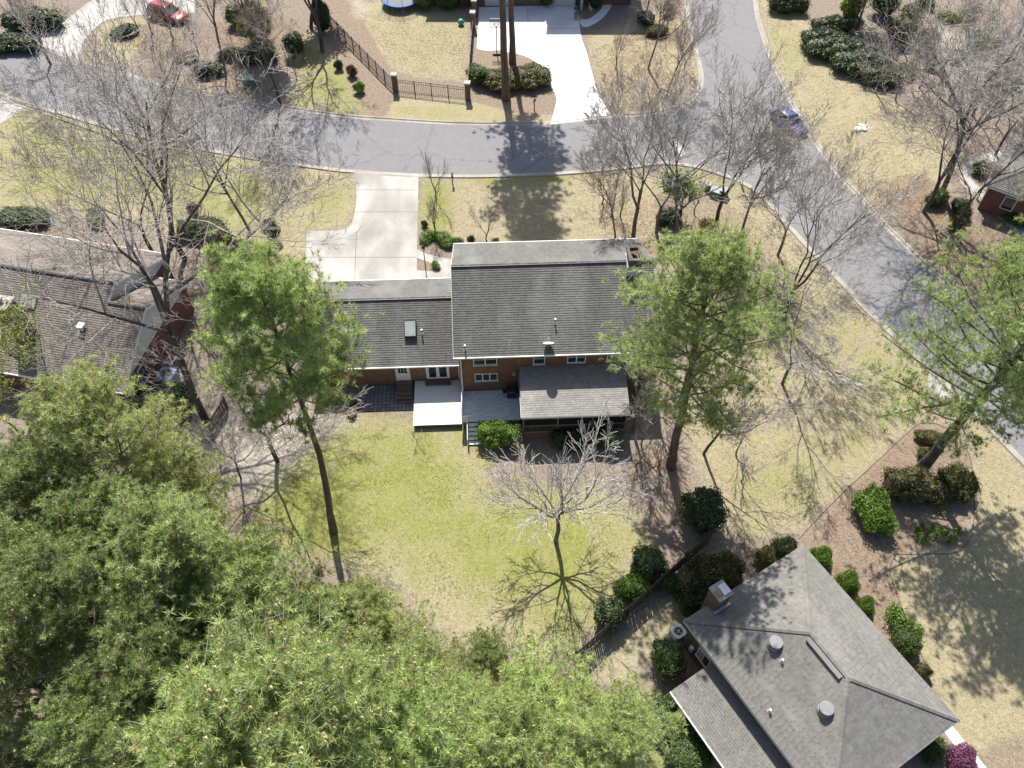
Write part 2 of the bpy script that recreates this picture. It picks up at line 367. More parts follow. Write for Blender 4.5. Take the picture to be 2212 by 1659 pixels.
# green tinted grass
for pl, so_, am in [
    ([(735,905),(890,905),(1010,935),(1050,1060),(1150,1050),(1300,1080),(1370,1150),(1330,1270),(1240,1400),(1050,1300),(900,1230),(780,1200),(600,1190),(540,1090),(620,980)], 3.5, .76),
    ([(540,1040),(760,1000),(800,1190),(640,1200),(560,1120)], 1.5, .95),
    ([(904,384),(980,388),(965,520),(908,500)], 1.2, .8), ([(1020,382),(1232,376),(1225,400),(1030,400)], .8, .8),
    ([(0,240),(143,262),(433,335),(600,365),(640,480),(560,520),(300,450),(0,445)], 3, .62),
    ([(640,390),(765,385),(760,480),(660,500)], 2, .5),
    ([(1780,640),(1990,820),(1960,880),(1850,800)], 2.5, .55), ([(1550,960),(1800,920),(1930,900),(1760,1120),(1580,1130)], 3, .45),
    ([(600,60),(740,130),(820,250),(740,246),(600,225)], 1.5, .55), ([(832,256),(870,225),(1080,245),(1192,268),(960,266)], 1.2, .4),
    ([(1645,60),(1720,80),(1745,180),(1680,150)], 2, .45), ([(1500,362),(1600,400),(1640,430),(1560,420)], 1, .5),
    ([(820,60),(960,60),(960,150),(860,140)], 3, .28), ([(2098,905),(2150,965),(2100,1010)], 1, .2), ([(1400,1470),(1640,1659),(1700,1700),(1400,1700)], 2, .8),
    ([(2212,1100),(2260,1500),(2212,1659),(2150,1500)], 3, .25)]:
    mx_(green, zone(pl, so_, am))
# red-brown pine straw beds
for pl, so_, am in [
    ([(690,-20),(770,-10),(790,60),(850,160),(852,205),(828,254),(800,252),(770,190),(735,120),(660,60)], .7, 1),
    ([(1028,105),(1097,115),(1137,125),(1167,145),(1187,182),(1202,213),(1195,240),(1100,240),(1050,232),(1012,215),(1010,170),(1022,60)], .35, 1),
    ([(860,165),(1000,185),(1005,214),(870,203)], .5, .8), ([(1255,15),(1300,15),(1310,0),(1260,0)], .5, 1),
    ([(905,498),(975,525),(1060,515),(1120,545),(975,548),(900,540)], .6, .8), ([(897,557),(935,570),(945,585),(897,583)], .2, 1),
    ([(1360,990),(1460,960),(1500,1060),(1440,1150),(1380,1100),(1355,1055)], .8, .9),
    ([(1730,1165),(1800,1085),(1960,935),(1990,915),(2035,920),(2095,985),(2102,1120),(2078,1188),(1938,1197),(1922,1235),(1955,1330),(2000,1440),(2012,1500),(1995,1520),(1700,1200)], .25, 1),
    ([(1870,400),(1990,380),(2080,440),(2180,500),(2120,600),(2030,600),(1990,555),(1940,500)], 2.0, .6),
    ([(500,40),(640,30),(620,230),(500,200)], 2, .6), ([(1420,420),(1500,420),(1640,520),(1560,600),(1420,560)], 2, .5),
    ([(2100,1620),(2230,1590),(2230,1700),(2100,1700)], .4, .6), ([(0,1300),(500,1300),(700,1700),(0,1700)], 3, .7)]:
    mx_(mulch, zone(pl, so_, am))
for pl, so_, am in [([(440,900),(640,880),(760,905),(640,980),(560,1080),(480,1060)], 2.0, .9), ([(1850,268),(1880,268),(1880,286),(1850,286)], .5, 1),
    ([(2010,60),(2080,70),(2100,150),(2030,170)], 1.6, .9), ([(1000,-5),(1030,-5),(1030,25),(1002,25)], .5, .4),
    ([(1500,1440),(1330,1520),(1300,1440),(1420,1350)], 1.5, .35), ([(560,120),(700,160),(620,220),(540,190)], 2, .35), ([(750,-5),(790,0),(800,40),(770,40)], 1, .8),
    ([(1010,470),(1060,470),(1060,480),(1010,480)], 1, .6)]:
    mx_(dirt, zone(pl, so_, am))
straw *= (1-mulch); green *= (1-mulch)
ny, nx = gx.shape
V = np.stack([gx.ravel(), gy.ravel(), np.zeros(gx.size)], 1)
ii = np.arange(ny*nx).reshape(ny, nx)
Q = np.stack([ii[:-1,:-1].ravel(), ii[:-1,1:].ravel(), ii[1:,1:].ravel(), ii[1:,:-1].ravel()], 1)
# outer ring to the horizon
x0, x1, y0, y1 = GX[0], GX[-1], GY[0], GY[-1]; B = 1500.0; b = len(V)
V = np.vstack([V, [(-B,-B,0),(B,-B,0),(B,B,0),(-B,B,0)]])
cs = [ii[0,0], ii[0,-1], ii[-1,-1], ii[-1,0]]
ring = [(b, b+1, cs[1], cs[0]), (b+1, b+2, cs[2], cs[1]), (b+2, b+3, cs[3], cs[2]), (b+3, b, cs[0], cs[3])]
me = fast_mesh('ground', V, np.vstack([Q, ring]))
za = me.attributes.new('zone', 'FLOAT_COLOR', 'POINT')
zc = np.zeros((len(V), 4), np.float32); zc[:b, 0] = straw.ravel(); zc[:b, 1] = green.ravel(); zc[:b, 2] = mulch.ravel(); zc[:b, 3] = dirt.ravel(); zc[b:, 0] = .6
za.data.foreach_set('color', zc.ravel())
def ground_mat():
    m = bpy.data.materials.new('ground_cover'); m.use_nodes = True; nt = m.node_tree; L = nt.links.new
    p = nt.nodes['Principled BSDF']; p.inputs['Roughness'].default_value = .95; p.inputs['Specular IOR Level'].default_value = .15
    tc = node(nt, 'ShaderNodeTexCoord'); at = node(nt, 'ShaderNodeAttribute'); at.attribute_name = 'zone'
    sp = node(nt, 'ShaderNodeSeparateColor'); L(at.outputs['Color'], sp.inputs[0])
    def noise(sc, det=6, ro=.65):
        n = node(nt, 'ShaderNodeTexNoise'); n.inputs['Scale'].default_value = sc; n.inputs['Detail'].default_value = det; n.inputs['Roughness'].default_value = ro
        L(tc.outputs['Object'], n.inputs['Vector']); return n.outputs[0]
    def ramp(f, stops):
        r = node(nt, 'ShaderNodeValToRGB'); e = r.color_ramp.elements
        while len(e) < len(stops): e.new(.5)
        for k, (q, c) in enumerate(stops): e[k].position = q; e[k].color = rgba(c)
        L(f, r.inputs[0]); return r.outputs[0]
    def mix(f, a, b):
        x = node(nt, 'ShaderNodeMixRGB'); L(f, x.inputs[0]); L(a, x.inputs[1]); L(b, x.inputs[2]); return x.outputs[0]
    def edge(v, nz, k=2.2, amp=1.6):
        # noisy threshold of a zone weight
        a = node(nt, 'ShaderNodeMath', operation='MULTIPLY_ADD'); L(nz, a.inputs[0]); a.inputs[1].default_value = amp; L(v, a.inputs[2])
        r = node(nt, 'ShaderNodeMapRange'); r.inputs[1].default_value = .5+amp*.5-.5/k; r.inputs[2].default_value = .5+amp*.5+.5/k; L(a.outputs[0], r.inputs[0])
        z = node(nt, 'ShaderNodeMath', operation='GREATER_THAN'); L(v, z.inputs[0]); z.inputs[1].default_value = .03
        q = node(nt, 'ShaderNodeMath', operation='MULTIPLY'); L(r.outputs[0], q.inputs[0]); L(z.outputs[0], q.inputs[1]); return q.outputs[0]
    nf, nm, nb, nvf = noise(5.5, 10, .8), noise(1.6, 9, .75), noise(.28, 7, .65), noise(30, 4, .7)
    nst = noise(2.6, 10, .8)
    lit = mix(nm, ramp(nf, [(.35, (.11,.085,.064)), (.5, (.22,.18,.143)), (.64, (.42,.36,.295))]), ramp(nst, [(.36, (.14,.11,.083)), (.5, (.25,.205,.162)), (.64, (.37,.315,.255))]))
    stc = mix(nb, ramp(nf, [(.35, (.18,.155,.09)), (.5, (.335,.295,.185)), (.64, (.50,.445,.305))]), ramp(nst, [(.37, (.20,.185,.092)), (.5, (.32,.28,.165)), (.63, (.44,.365,.26))]))
    grc = mix(nm, ramp(nf, [(.35, (.10,.13,.024)), (.5, (.215,.235,.062)), (.64, (.37,.355,.14))]), ramp(nst, [(.37, (.12,.155,.030)), (.5, (.235,.245,.07)), (.63, (.38,.33,.175))]))
    muc = mix(nb, ramp(nf, [(.35, (.10,.077,.056)), (.5, (.235,.182,.134)), (.64, (.42,.345,.265))]), ramp(nst, [(.36, (.14,.106,.076)), (.5, (.255,.20,.146)), (.64, (.365,.295,.222))]))
    dic = ramp(nf, [(.33, (.25,.215,.17)), (.5, (.39,.35,.29)), (.68, (.53,.485,.415))])
    def avg(a, b_):
        x = node(nt, 'ShaderNodeMath', operation='MULTIPLY_ADD'); L(a, x.inputs[0]); x.inputs[1].default_value = .5
        y = node(nt, 'ShaderNodeMath', operation='MULTIPLY'); L(b_, y.inputs[0]); y.inputs[1].default_value = .5; L(y.outputs[0], x.inputs[2]); return x.outputs[0]
    ne = avg(nm, nst)
    npt = noise(.55, 8, .7)
    c = mix(edge(sp.outputs[0], avg(npt, nst), 1.8, 2.4), lit, stc); c = mix(edge(sp.outputs[1], avg(npt, nst), 1.6, 2.8), c, grc)
    c = mix(edge(sp.outputs[2], ne, 3.5, 1.2), c, muc); c = mix(edge(at.outputs['Alpha'], ne, 1.5, 1.6), c, dic)
    L(c, p.inputs['Base Color'])
    bp = node(nt, 'ShaderNodeBump'); bp.inputs['Strength'].default_value = .75; bp.inputs['Distance'].default_value = .08
    L(avg(nf, nvf), bp.inputs['Height']); L(bp.outputs[0], p.inputs['Normal'])
    MATS['ground_cover'] = m
ground_mat()
ground = struct(ob('ground', me, 'ground_cover'))

# ------------------------------------------------------------------ roads, kerbs, drives
def smooth_line(pts, n=6):
    out = []
    P = [np.array(p, float) for p in pts]
    for i in range(len(P)-1):
        p0 = P[max(i-1,0)]; p1 = P[i]; p2 = P[i+1]; p3 = P[min(i+2, len(P)-1)]
        for k in range(n):
            t = k/n; out.append(tuple(.5*((2*p1)+(p2-p0)*t+(2*p0-5*p1+4*p2-p3)*t*t+(3*p1-p0-3*p2+p3)*t**3)))
    out.append(tuple(P[-1])); return out
north = smooth_line(GP([(-260,-45),(-120,20),(0,68),(70,97),(180,133),(317,173),(397,192),(563,224),(737,250),(837,258),(970,266),(1087,268),(1200,265),(1320,252),(1400,246),(1465,232),(1505,202),(1515,165),(1503,110),(1492,67),(1482,0),(1470,-120)]))
east = smooth_line(GP([(1612,-120),(1631,0),(1638,43),(1655,97),(1671,140),(1695,187),(1721,243),(1761,307),(1808,373),(1858,427),(1908,483),(1948,522),(1995,569),(2048,616),(2130,690),(2230,780),(2420,950)]))
south = smooth_line(GP([(-260,90),(-120,150),(0,200),(63,227),(143,248),(233,275),(367,310),(433,322),(560,344),(700,364),(765,371),(904,379),(1020,381),(1137,378),(1237,373),(1347,363),(1430,353),(1501,360),(1558,377),(1608,397),(1652,430),(1691,474),(1728,515),(1828,622),(1875,673),(1948,742),(2008,798),(2100,884),(2212,1000),(2380,1160)]))
struct(MB().poly(north + east + list(reversed(south)), -.03, .006).build('road', 'asphalt'))
def offset(line, d):
    out = []
    for i, p in enumerate(line):
        a = line[max(i-1,0)]; b_ = line[min(i+1, len(line)-1)]; tx, ty = b_[0]-a[0], b_[1]-a[1]; l = math.hypot(tx, ty) or 1
        out.append((p[0]-ty/l*d, p[1]+tx/l*d))
    return out
def kerb(line, side, gaps, name='kerb'):
    """gutter pan towards the road and a low rolled kerb behind it; gaps: (x0,x1,y0,y1) world boxes where it is dropped for a drive"""
    m = MB(); a = offset(line, -.28*side); b_ = line; c = offset(line, .10*side); d = offset(line, .26*side); e = offset(line, .34*side)
    for i in range(len(line)-1):
        q = lambda l, z: [(l[i][0], l[i][1], z), (l[i+1][0], l[i+1][1], z)]
        px, py = line[i]; low = any(g[0] < px < g[1] and g[2] < py < g[3] for g in gaps); hh = .035 if low else .11
        rows = [q(a, .012), q(b_, .016), q(c, hh), q(d, hh), q(e, -.02)]
        for r0, r1 in zip(rows[:-1], rows[1:]):
            f = [r0[0], r0[1], r1[1], r1[0]]; m.add(f if side < 0 else f[::-1], [(3,2,1,0)])
    return struct(m.build(name, 'curb'))
kerb(north, 1, [(-54,-40,80,95), (2.5,11.5,70,80)], 'kerb_north')
kerb(east, 1, [], 'kerb_east')
kerb(south, -1, [(-16,-8.5,64,70), (-70,-55,70,85), (40,47,40,50)], 'kerb_south')

def slab(name, pts, mat='concrete', z=.022, parent=None):
    return struct(MB().poly(pts, -.03, z).build(name, mat, parent))
def joints(parent, segs, z=.0235):
    for p, q in segs:
        m = MB(); m.bar((p[0], p[1], z), (q[0], q[1], z), .035, .003); m.build('joint', 'grout', parent)
drv = slab('driveway', smooth_line(GP([(765,369),(770,420),(765,465),(754,488),(728,498),(663,499)]), 5) + GP([(655,640),(899,640),(904,376)]))
joints(drv, [(G(763,458), G(901,458)), (G(663,556), G(899,556)), (G(768,410), G(902,411)), (G(770,500), G(765,640))])
slab('front_walk', GP([(899,537),(922,549),(976,561),(990,640),(899,640),(899,584),(930,586),(948,582),(940,571),(899,557)]), 'concrete', .018)
ndrv = slab('neighbour_driveway', GP([(1035,16),(1244,10),(1250,38),(1256,82),(1267,113),(1290,200),(1322,252)]) + GP([(1190,268)]) + list(reversed(smooth_line(GP([(1030,100),(1037,108),(1097,113),(1137,123),(1167,143),(1187,180),(1202,213),(1194,250)]), 4))), 'concrete_new')
joints(ndrv, [(G(1040,60), G(1250,62)), (G(1140,12), G(1142,120)), (G(1170,140), G(1275,140)), (G(1195,200), G(1290,200))])
slab('neighbour_walk', smooth_line(GP([(1258,58),(1272,57),(1297,43),(1317,20),(1328,-10)]), 4) + list(reversed(smooth_line(GP([(1245,38),(1267,42),(1284,33),(1300,17),(1307,-10)]), 4))), 'concrete_new', .017)
slab('corner_driveway', smooth_line(GP([(70,97),(140,45),(205,-5),(260,-40)]), 4) + GP([(420,-40),(420,28)]) + smooth_line(GP([(310,32),(233,43),(200,67),(178,100),(182,133)]), 4), 'concrete')
slab('side_driveway', GP([(0,200),(63,228),(20,255),(0,268),(-80,320),(-120,200)]), 'concrete')
slab('walkway', smooth_line(GP([(2160,325),(2120,335),(2085,352),(2068,372),(2075,395),(2100,420),(2140,455),(2180,490),(2212,520)]), 4) + list(reversed(smooth_line(GP([(2170,345),(2135,352),(2108,365),(2096,378),(2102,392),(2125,412),(2165,447),(2205,485),(2235,510)]), 4))), 'concrete', .018)
def edging(name, px):
    l = smooth_line(GP(px), 5); m = MB(); m.tube([(x, y, .008) for x, y in l], .03, 5); struct(m.build(name, 'soil'))
edging('bed_edging_right', [(1725,1165),(1800,1085),(1880,1010),(1960,936),(1990,915),(2035,920),(2080,960),(2100,1010),(2104,1120),(2078,1188),(1995,1197),(1938,1197)])
edging('bed_edging_garden', [(1938,1197),(1922,1235),(1955,1330),(2000,1440),(2012,1500),(1998,1525)])
slab('garden_walk', GP([(2035,1575),(2130,1700),(2165,1700),(2050,1560)]), 'concrete_new', .018)
slab('drive_apron', smooth_line(GP([(2008,806),(2022,818),(2060,846),(2058,858),(2035,860),(2015,850),(2003,822),(2008,806)]), 3)[:-1], 'concrete', .02)
slab('front_path', smooth_line(GP([(-60,455),(0,455),(60,462),(110,470),(140,478)]),3) + list(reversed(smooth_line(GP([(-60,470),(0,470),(50,476),(100,484),(130,490)]),3))), 'concrete', .016)
struct(MB().poly(GP([(1453,302),(1462,299),(1481,333),(1471,338)]), .0, .0105).build('stop_line', 'paint_white'))

# ================================================================== HOUSES
RNG = np.random.default_rng(7)
def shingle_slope(parent, eL, eR, tR, tL, mat, course=.18, tab=.33, th=.037, singles=0):
    """a roof slope covered with lapped tabs; eave left/right and top right/left corners, seen from outside"""
    eL, eR, tR, tL = (np.array(p, float) for p in (eL, eR, tR, tL))
    u = eR-eL; U = np.linalg.norm(u); u /= U
    n = np.cross(u, (tL+tR)/2-(eL+eR)/2); n /= np.linalg.norm(n); v = np.cross(n, u)
    Hs = np.dot(tL-eL, v); aL1 = np.dot(tL-eL, u); aR1 = np.dot(tR-eL, u)
    # underlay slab
    th0 = .10; M = MB(); top = [eL, eR, tR, tL]; bot = [p-n*th0 for p in top]
    if np.linalg.norm(tL-tR) < .05:
        M.add([eL,eR,tR]+bot[:3], [(0,1,2),(5,4,3),(0,3,4,1),(1,4,5,2),(2,5,3,0)])
    else: M.add(top+bot, [(0,1,2,3),(7,6,5,4),(0,4,5,1),(1,5,6,2),(2,6,7,3),(3,7,4,0)])
    M.build('roof_slope', 'roof_under', parent)
    A0 = []; A1 = []; B0 = []; row = []
    nb = int(Hs/course); course = Hs/nb
    for i in range(nb):
        b = i*course; f0 = min(1, (b+course*.5)/Hs); lo = aL1*f0; hi = U+(aR1-U)*f0
        off = (i % 2)*tab*.5 + RNG.uniform(-.04, .04); a = lo - (tab-off if off else 0)
        while a < hi:
            s0, s1 = max(a, lo), min(a+tab, hi)
            if s1-s0 > .02: A0.append(s0+.004); A1.append(s1-.004); B0.append(b); row.append(i)
            a += tab*RNG.uniform(.93, 1.07)
    A0 = np.array(A0); A1 = np.array(A1); B0 = np.array(B0)+RNG.uniform(-.004, .004, len(A0)); N = len(A0)
    T = th*RNG.uniform(.9, 1.1, N)
    B1 = np.minimum(B0+course*1.12, Hs)
    def P(a, b, h): return eL+u*a[:,None]+v*b[:,None]+n*h[:,None]
    lo_ = np.full(N, .004); z = np.zeros(N)
    VV = np.stack([P(A0,B0,T), P(A1,B0,T), P(A1,B1,lo_), P(A0,B1,lo_), P(A0,B0,z), P(A1,B0,z)], 1)
    base = np.arange(N)*6
    tr = RNG.uniform(0, 1, N); tr = np.clip(tr*.8+.1*np.sin(B0*9)+.1, 0, 1)
    idx = np.arange(N)
    if singles:
        k = idx[:singles] if singles < N else idx
        cen = VV.mean(1)
        for i in k:
            me = bpy.data.meshes.new('shingle'); o0 = VV[i]-cen[i]
            me.from_pydata([tuple(p) for p in o0], [], [(0,1,2,3),(4,5,1,0),(5,2,1),(4,0,3)])
            at = me.attributes.new('tint', 'FLOAT', 'POINT'); at.data.foreach_set('value', np.full(6, tr[i], np.float32)); me.update()
            o = ob('shingle', me, mat, parent); o.location = tuple(cen[i])
        VV = VV[len(k):]; tr = tr[len(k):]; base = np.arange(len(VV))*6
    q = np.concatenate([base[:,None]+np.array([[0,1,2,3]]), base[:,None]+np.array([[4,5,1,0]])])
    m = fast_mesh('shingles', VV.reshape(-1,3), q, np.repeat(tr, 6))
    o = ob('shingles', m, mat, parent); o['kind'] = 'stuff'; return o
def cap_line(parent, p, q, mat='ridge_cap', wd=.26, seg=.24, name='ridge_cap'):
    p = Vector(p); q = Vector(q); d = q-p; L = d.length; d.normalize(); m = MB(); n = max(2, int(L/seg))
    sx = d.cross(Vector((0,0,1))).normalized(); up = sx.cross(d)
    for i in range(n):
        a = p+d*(L*i/n); b = p+d*(L*(i+1.12)/n); t = random.random()
        V = []
        for c, r in ((a, .035), (b, .012)):
            V += [c-sx*wd/2-up*(.05-r), c+up*(r+.02), c+sx*wd/2-up*(.05-r)]
        m.add(V, [(0,1,4,3),(1,2,5,4),(0,2,1)], t)
    return m.build(name, mat, parent)
def gable_roof(house, x0, x1, y0, y1, ze, zr, mat, name='roof', yr=None, caps=(True,True), gut=True):
    yr = (y0+y1)/2 if yr is None else yr
    rf = MB().bar((x0,yr,zr-.10), (x1,yr,zr-.10), .12, .12).build(name, 'roof_under', house)
    shingle_slope(rf, (x0,y0,ze), (x1,y0,ze), (x1,yr,zr), (x0,yr,zr), mat)
    shingle_slope(rf, (x1,y1,ze), (x0,y1,ze), (x0,yr,zr), (x1,yr,zr), mat)
    m = MB(); m.bar((x0+.02,yr-.02,zr+.06), (x1-.02,yr-.02,zr+.06), .16, .07); m.build('ridge_vent', 'dark_metal', rf)
    cap_line(rf, (x0,yr+.03,zr+.115), (x1,yr+.03,zr+.115), 'ridge_cap', .22)
    if gut:
        for y, sg in ((y0, -1), (y1, 1)):
            m = MB(); m.box((x0, min(y, y+sg*.13), ze-.14), (x1, max(y, y+sg*.13), ze-.015)); m.build('gutter', 'trim_white', rf)
    for x, sg in ((x0, -1), (x1, 1)):
        for ya, yb in ((y0, yr), (y1, yr)):
            m = MB(); m.bar((x+sg*.015,ya,ze-.13), (x+sg*.015,yb,zr-.13), .03, .2); m.build('rake_board', 'trim_white', rf)
    return rf
def gable_wall(house, x0, x1, y0, y1, z0, ze, zr, mat, name='wall'):
    yr = (y0+y1)/2; pr = [(y0,z0),(y1,z0),(y1,ze),(yr,zr),(y0,ze)]
    V = [(x0,y,z) for y,z in pr]+[(x1,y,z) for y,z in pr]
    Fc = [(4,3,2,1,0), (5,6,7,8,9)]+[(i,(i+1)%5,5+(i+1)%5,5+i)[::-1] for i in range(5)]
    return MB().add(V, Fc).build(name, mat, house)
def frame_box(m, x0, x1, z0, z1, y, wd=.06, dp=.06):
    m.box((x0,y-dp,z0),(x0+wd,y,z1)); m.box((x1-wd,y-dp,z0),(x1,y,z1)); m.box((x0+wd,y-dp,z0),(x1-wd,y,z0+wd)); m.box((x0+wd,y-dp,z1-wd),(x1-wd,y,z1))
def window(house, x0, x1, z0, z1, y=0., lights=1, horiz=True, sash=None):
    """window on a wall that faces -y"""
    m = MB(); frame_box(m, x0, x1, z0, z1, y-.002, .07, .07); wn = m.build('window', 'trim_white', house)
    lw = (x1-x0-.14)/lights
    for k in range(lights):
        a = x0+.07+k*lw; MB().box((a+.004,y-.03,z0+.074),(a+lw-.004,y-.012,z1-.074)).build('pane', 'glass', wn)
        if k: MB().box((a-.045,y-.075,z0+.072),(a+.045,y-.004,z1-.072)).build('mullion', 'trim_white', wn)
        if horiz: MB().box((a+.05,y-.06,(z0+z1)/2-.025),(a+lw-.05,y-.031,(z0+z1)/2+.025)).build('rail', 'trim_white', wn)
    MB().box((x0-.06,y-.12,z0-.07),(x1+.06,y-.003,z0-.004)).build('sill', 'trim_grey', wn)
    return wn
def pipe_vent(rf, p, h=.45):
    o = MB().tube([(p[0],p[1],p[2]-.2),(p[0],p[1],p[2]+h)], .05, 8).build('vent_pipe', 'dark_metal', rf)
    MB().tube([(p[0],p[1],p[2]+h+.001),(p[0],p[1],p[2]+h+.09)], .075, 8).build('cap', 'white_metal', o)
    MB().lathe([(.16,-.02),(.10,.05),(.06,.10)], 10, p).build('flashing', 'grey_metal', o)

# ---------------------------------------------------------------- the brick house in the middle
HOUSE_ROT = R(2.3)
mh = thing('brick_house', 'brown brick two-storey house with grey shingle roof, low wing and rear decks in the middle', 'house', (-4.02, 39.08), HOUSE_ROT)
gable_wall(mh, 0, 14.6, 0, 11.2, -.1, 5.52, 8.7, 'brick')
gable_wall(mh, -11.4, -.002, 1.45, 9.9, -.1, 2.84, 5.2, 'brick', 'wing_wall')
mr_ = gable_roof(mh, -.33, 14.95, -.40, 11.60, 5.58, 8.95, 'shingle_grey', 'roof')
wr_ = gable_roof(mh, -11.75, -.02, 1.05, 10.30, 2.9, 5.5, 'shingle_grey', 'wing_roof')
k1 = 3.37/6.0; k2 = 2.6/4.625
for x, y in ((.55, .05), (7.3, 1.6)): pipe_vent(mr_, (x, y, 5.58+(y+.4)*k1))
pipe_vent(wr_, (-2.85, 3.2, 2.9+2.15*k2))
for x in (-3.75, -9.0):
    y = 3.55; zz = 2.9+(y-1.05)*k2; nv = Vector((0,-k2,1)).normalized(); vv = Vector((0,1,k2)).normalized()
    c0 = Vector((x, y, zz)); hx = .47; hv = .65
    def sk(s, t, h): return c0+Vector((s,0,0))+vv*t+nv*h
    m = MB(); m.add([sk(-hx,-hv,0),sk(hx,-hv,0),sk(hx,hv,0),sk(-hx,hv,0),sk(-hx,-hv,.3),sk(hx,-hv,.3),sk(hx,hv,.3),sk(-hx,hv,.3)], [(3,2,1,0),(4,5,6,7),(0,1,5,4),(1,2,6,5),(2,3,7,6),(3,0,4,7)])
    s = m.build('skylight', 'dark_metal', wr_)
    m = MB(); q = hx-.06; qv = hv-.06; m.add([sk(-q,-qv,.302),sk(q,-qv,.302),sk(q,qv,.302),sk(-q,qv,.302),sk(-q,-qv,.325),sk(q,-qv,.325),sk(q,qv,.325),sk(-q,qv,.325)], [(4,5,6,7),(0,1,5,4),(1,2,6,5),(2,3,7,6),(3,0,4,7)])
    m.build('pane', 'glass_pale', s)
# chimney with open brick cap
ch = MB(); cx0, cx1, cy0, cy1 = 12.9, 13.85, 4.7, 6.2; ch.box((cx0,cy0,6.5),(cx1,cy1,9.75))
chim = ch.build('chimney', 'brick_old', mr_)
m = MB()
for a, b in (((cx0-.06,cy0-.06,9.752),(cx1+.06,cy0+.18,10.0)),((cx0-.06,cy1-.18,9.752),(cx1+.06,cy1+.06,10.0)),((cx0-.06,cy0+.18,9.752),(cx0+.16,cy1-.18,10.0)),((cx1-.16,cy0+.18,9.752),(cx1+.06,cy1-.18,10.0))): m.box(a, b)
m.build('chimney_cap', 'brick_old', chim)
MB().tube([(13.3,5.6,9.755),(13.42,5.35,10.1)], .17, 10).build('flue', 'rust', chim)
MB().box((cx0-.10,cy0-.09,6.9),(cx1-.02,cy0-.004,9.35)).build('flashing', 'trim_grey', chim)
MB().box((cx0-.05,cy0-.05,7.9),(cx0-.004,cy1,9.3)).build('flashing', 'trim_white', chim)
# windows and doors on the rear wall
window(mh, 1.10, 2.90, 4.1, 5.35, 0., 2); window(mh, 5.62, 6.52, 3.98, 5.3, 0., 1)
window(mh, 1.14, 2.92, 2.12, 3.02, 0., 3, False)
window(mh, 8.2, 9.6, 4.05, 5.3, 0., 2); window(mh, 11.2, 12.6, 4.05, 5.3, 0., 2)
MB().box((4.02,-.14,2.75),(4.30,-.003,3.15)).build('meter_box', 'grey_metal', mh)
m = MB(); m.tube([(.16,-.33,5.45),(.16,-.08,5.2),(.16,-.07,.95),(.16,-.25,.86)], .055, 8); m.build('downspout', 'trim_white', mh)
m = MB(); m.tube([(-.34,1.2,2.8),(-.12,1.38,2.65),(-.12,1.38,.62)], .045, 8); m.build('downspout', 'trim_white', mh)
def door_leaf(x0, x1, z0, z1, y, glass_from, cols, rows, parent):
    d = MB().box((x0,y-.05,z0),(x1,y-.004,z1)).build('door', 'trim_white', parent)
    gw = (x1-x0-.2)/cols; gh = (z1-.12-glass_from)/rows
    for i in range(cols):
        for j in range(rows):
            MB().box((x0+.1+i*gw+.015,y-.056,glass_from+j*gh+.015),(x0+.1+(i+1)*gw-.015,y-.051,glass_from+(j+1)*gh-.015)).build('pane', 'glass', d)
    MB().box((x1-.1,y-.11,z0+.95),(x1-.05,y-.058,z0+1.05)).build('handle', 'grey_metal', d)
    return d
Y1 = 1.45
d1 = door_leaf(-5.02, -4.10, .63, 2.64, Y1, 1.55, 3, 3, mh)
m = MB(); m.box((-5.13,Y1-.07,.60),(-5.03,Y1-.002,2.74)); m.box((-4.09,Y1-.07,.60),(-3.99,Y1-.002,2.74)); m.box((-5.03,Y1-.07,2.65),(-4.09,Y1-.002,2.74)); m.build('door_frame', 'trim_white', mh)
m = MB(); m.box((-2.72,Y1-.07,.68),(-2.62,Y1-.002,2.74)); m.box((-.98,Y1-.07,.68),(-.88,Y1-.002,2.74)); m.box((-2.62,Y1-.07,2.65),(-.98,Y1-.002,2.74)); m.build('door_frame', 'trim_white', mh)
for a in (-2.61, -1.79):
    d = MB().box((a,Y1-.05,.70),(a+.81,Y1-.004,2.64)).build('french_door', 'trim_white', mh)
    MB().box((a+.12,Y1-.058,.90),(a+.69,Y1-.051,2.5)).build('pane', 'glass', d)
    MB().box((a+.05,Y1-.10,1.6),(a+.09,Y1-.052,1.75)).build('handle', 'grey_metal', d)
m = MB(); m.box((-3.35,Y1-.16,2.28),(-3.2,Y1-.003,2.5)); m.build('wall_lamp', 'dark_metal', mh)
# lower deck (cream boards), upper deck (white diagonal boards)
ld = MB().box((-3.62,-2.82,.02),(.02,1.43,.44)).build('lower_deck', 'wood_brown', mh)
for i in range(26):
    y0_ = -2.90+i*.1655
    if y0_+.16 < 1.44: MB().box((-3.70,y0_,.442),(.04,y0_+.158,.478)).build('plank', 'deck_cream', ld)
st = MB().box((-2.80,.86,.48),(-.86,1.43,.66)).build('step', 'wood_brown', mh)
MB().box((-2.84,.80,.662),(-.82,1.44,.70)).build('tread', 'wood_brown', st)
ud = MB().box((.12,-2.86,.02),(4.52,-.02,.74)).build('upper_deck', 'wood_grey', mh)
def clip_strip(c0, c1, X0, X1, Y0_, Y1_):
    """part of the strip c0 < x+y < c1 inside the rectangle"""
    pts = [(X0,Y0_),(X1,Y0_),(X1,Y1_),(X0,Y1_)]
    for sg, c in ((1, c0), (-1, c1)):
        out = []
        for i in range(len(pts)):
            p, q = pts[i], pts[(i+1) % len(pts)]; fp = sg*(p[1]-p[0]*.95-c); fq = sg*(q[1]-q[0]*.95-c)
            if fp >= 0: out.append(p)
            if fp*fq < 0: t = fp/(fp-fq); out.append((p[0]+(q[0]-p[0])*t, p[1]+(q[1]-p[1])*t))
        pts = out
        if len(pts) < 3: return None
    return pts
c = -7.4
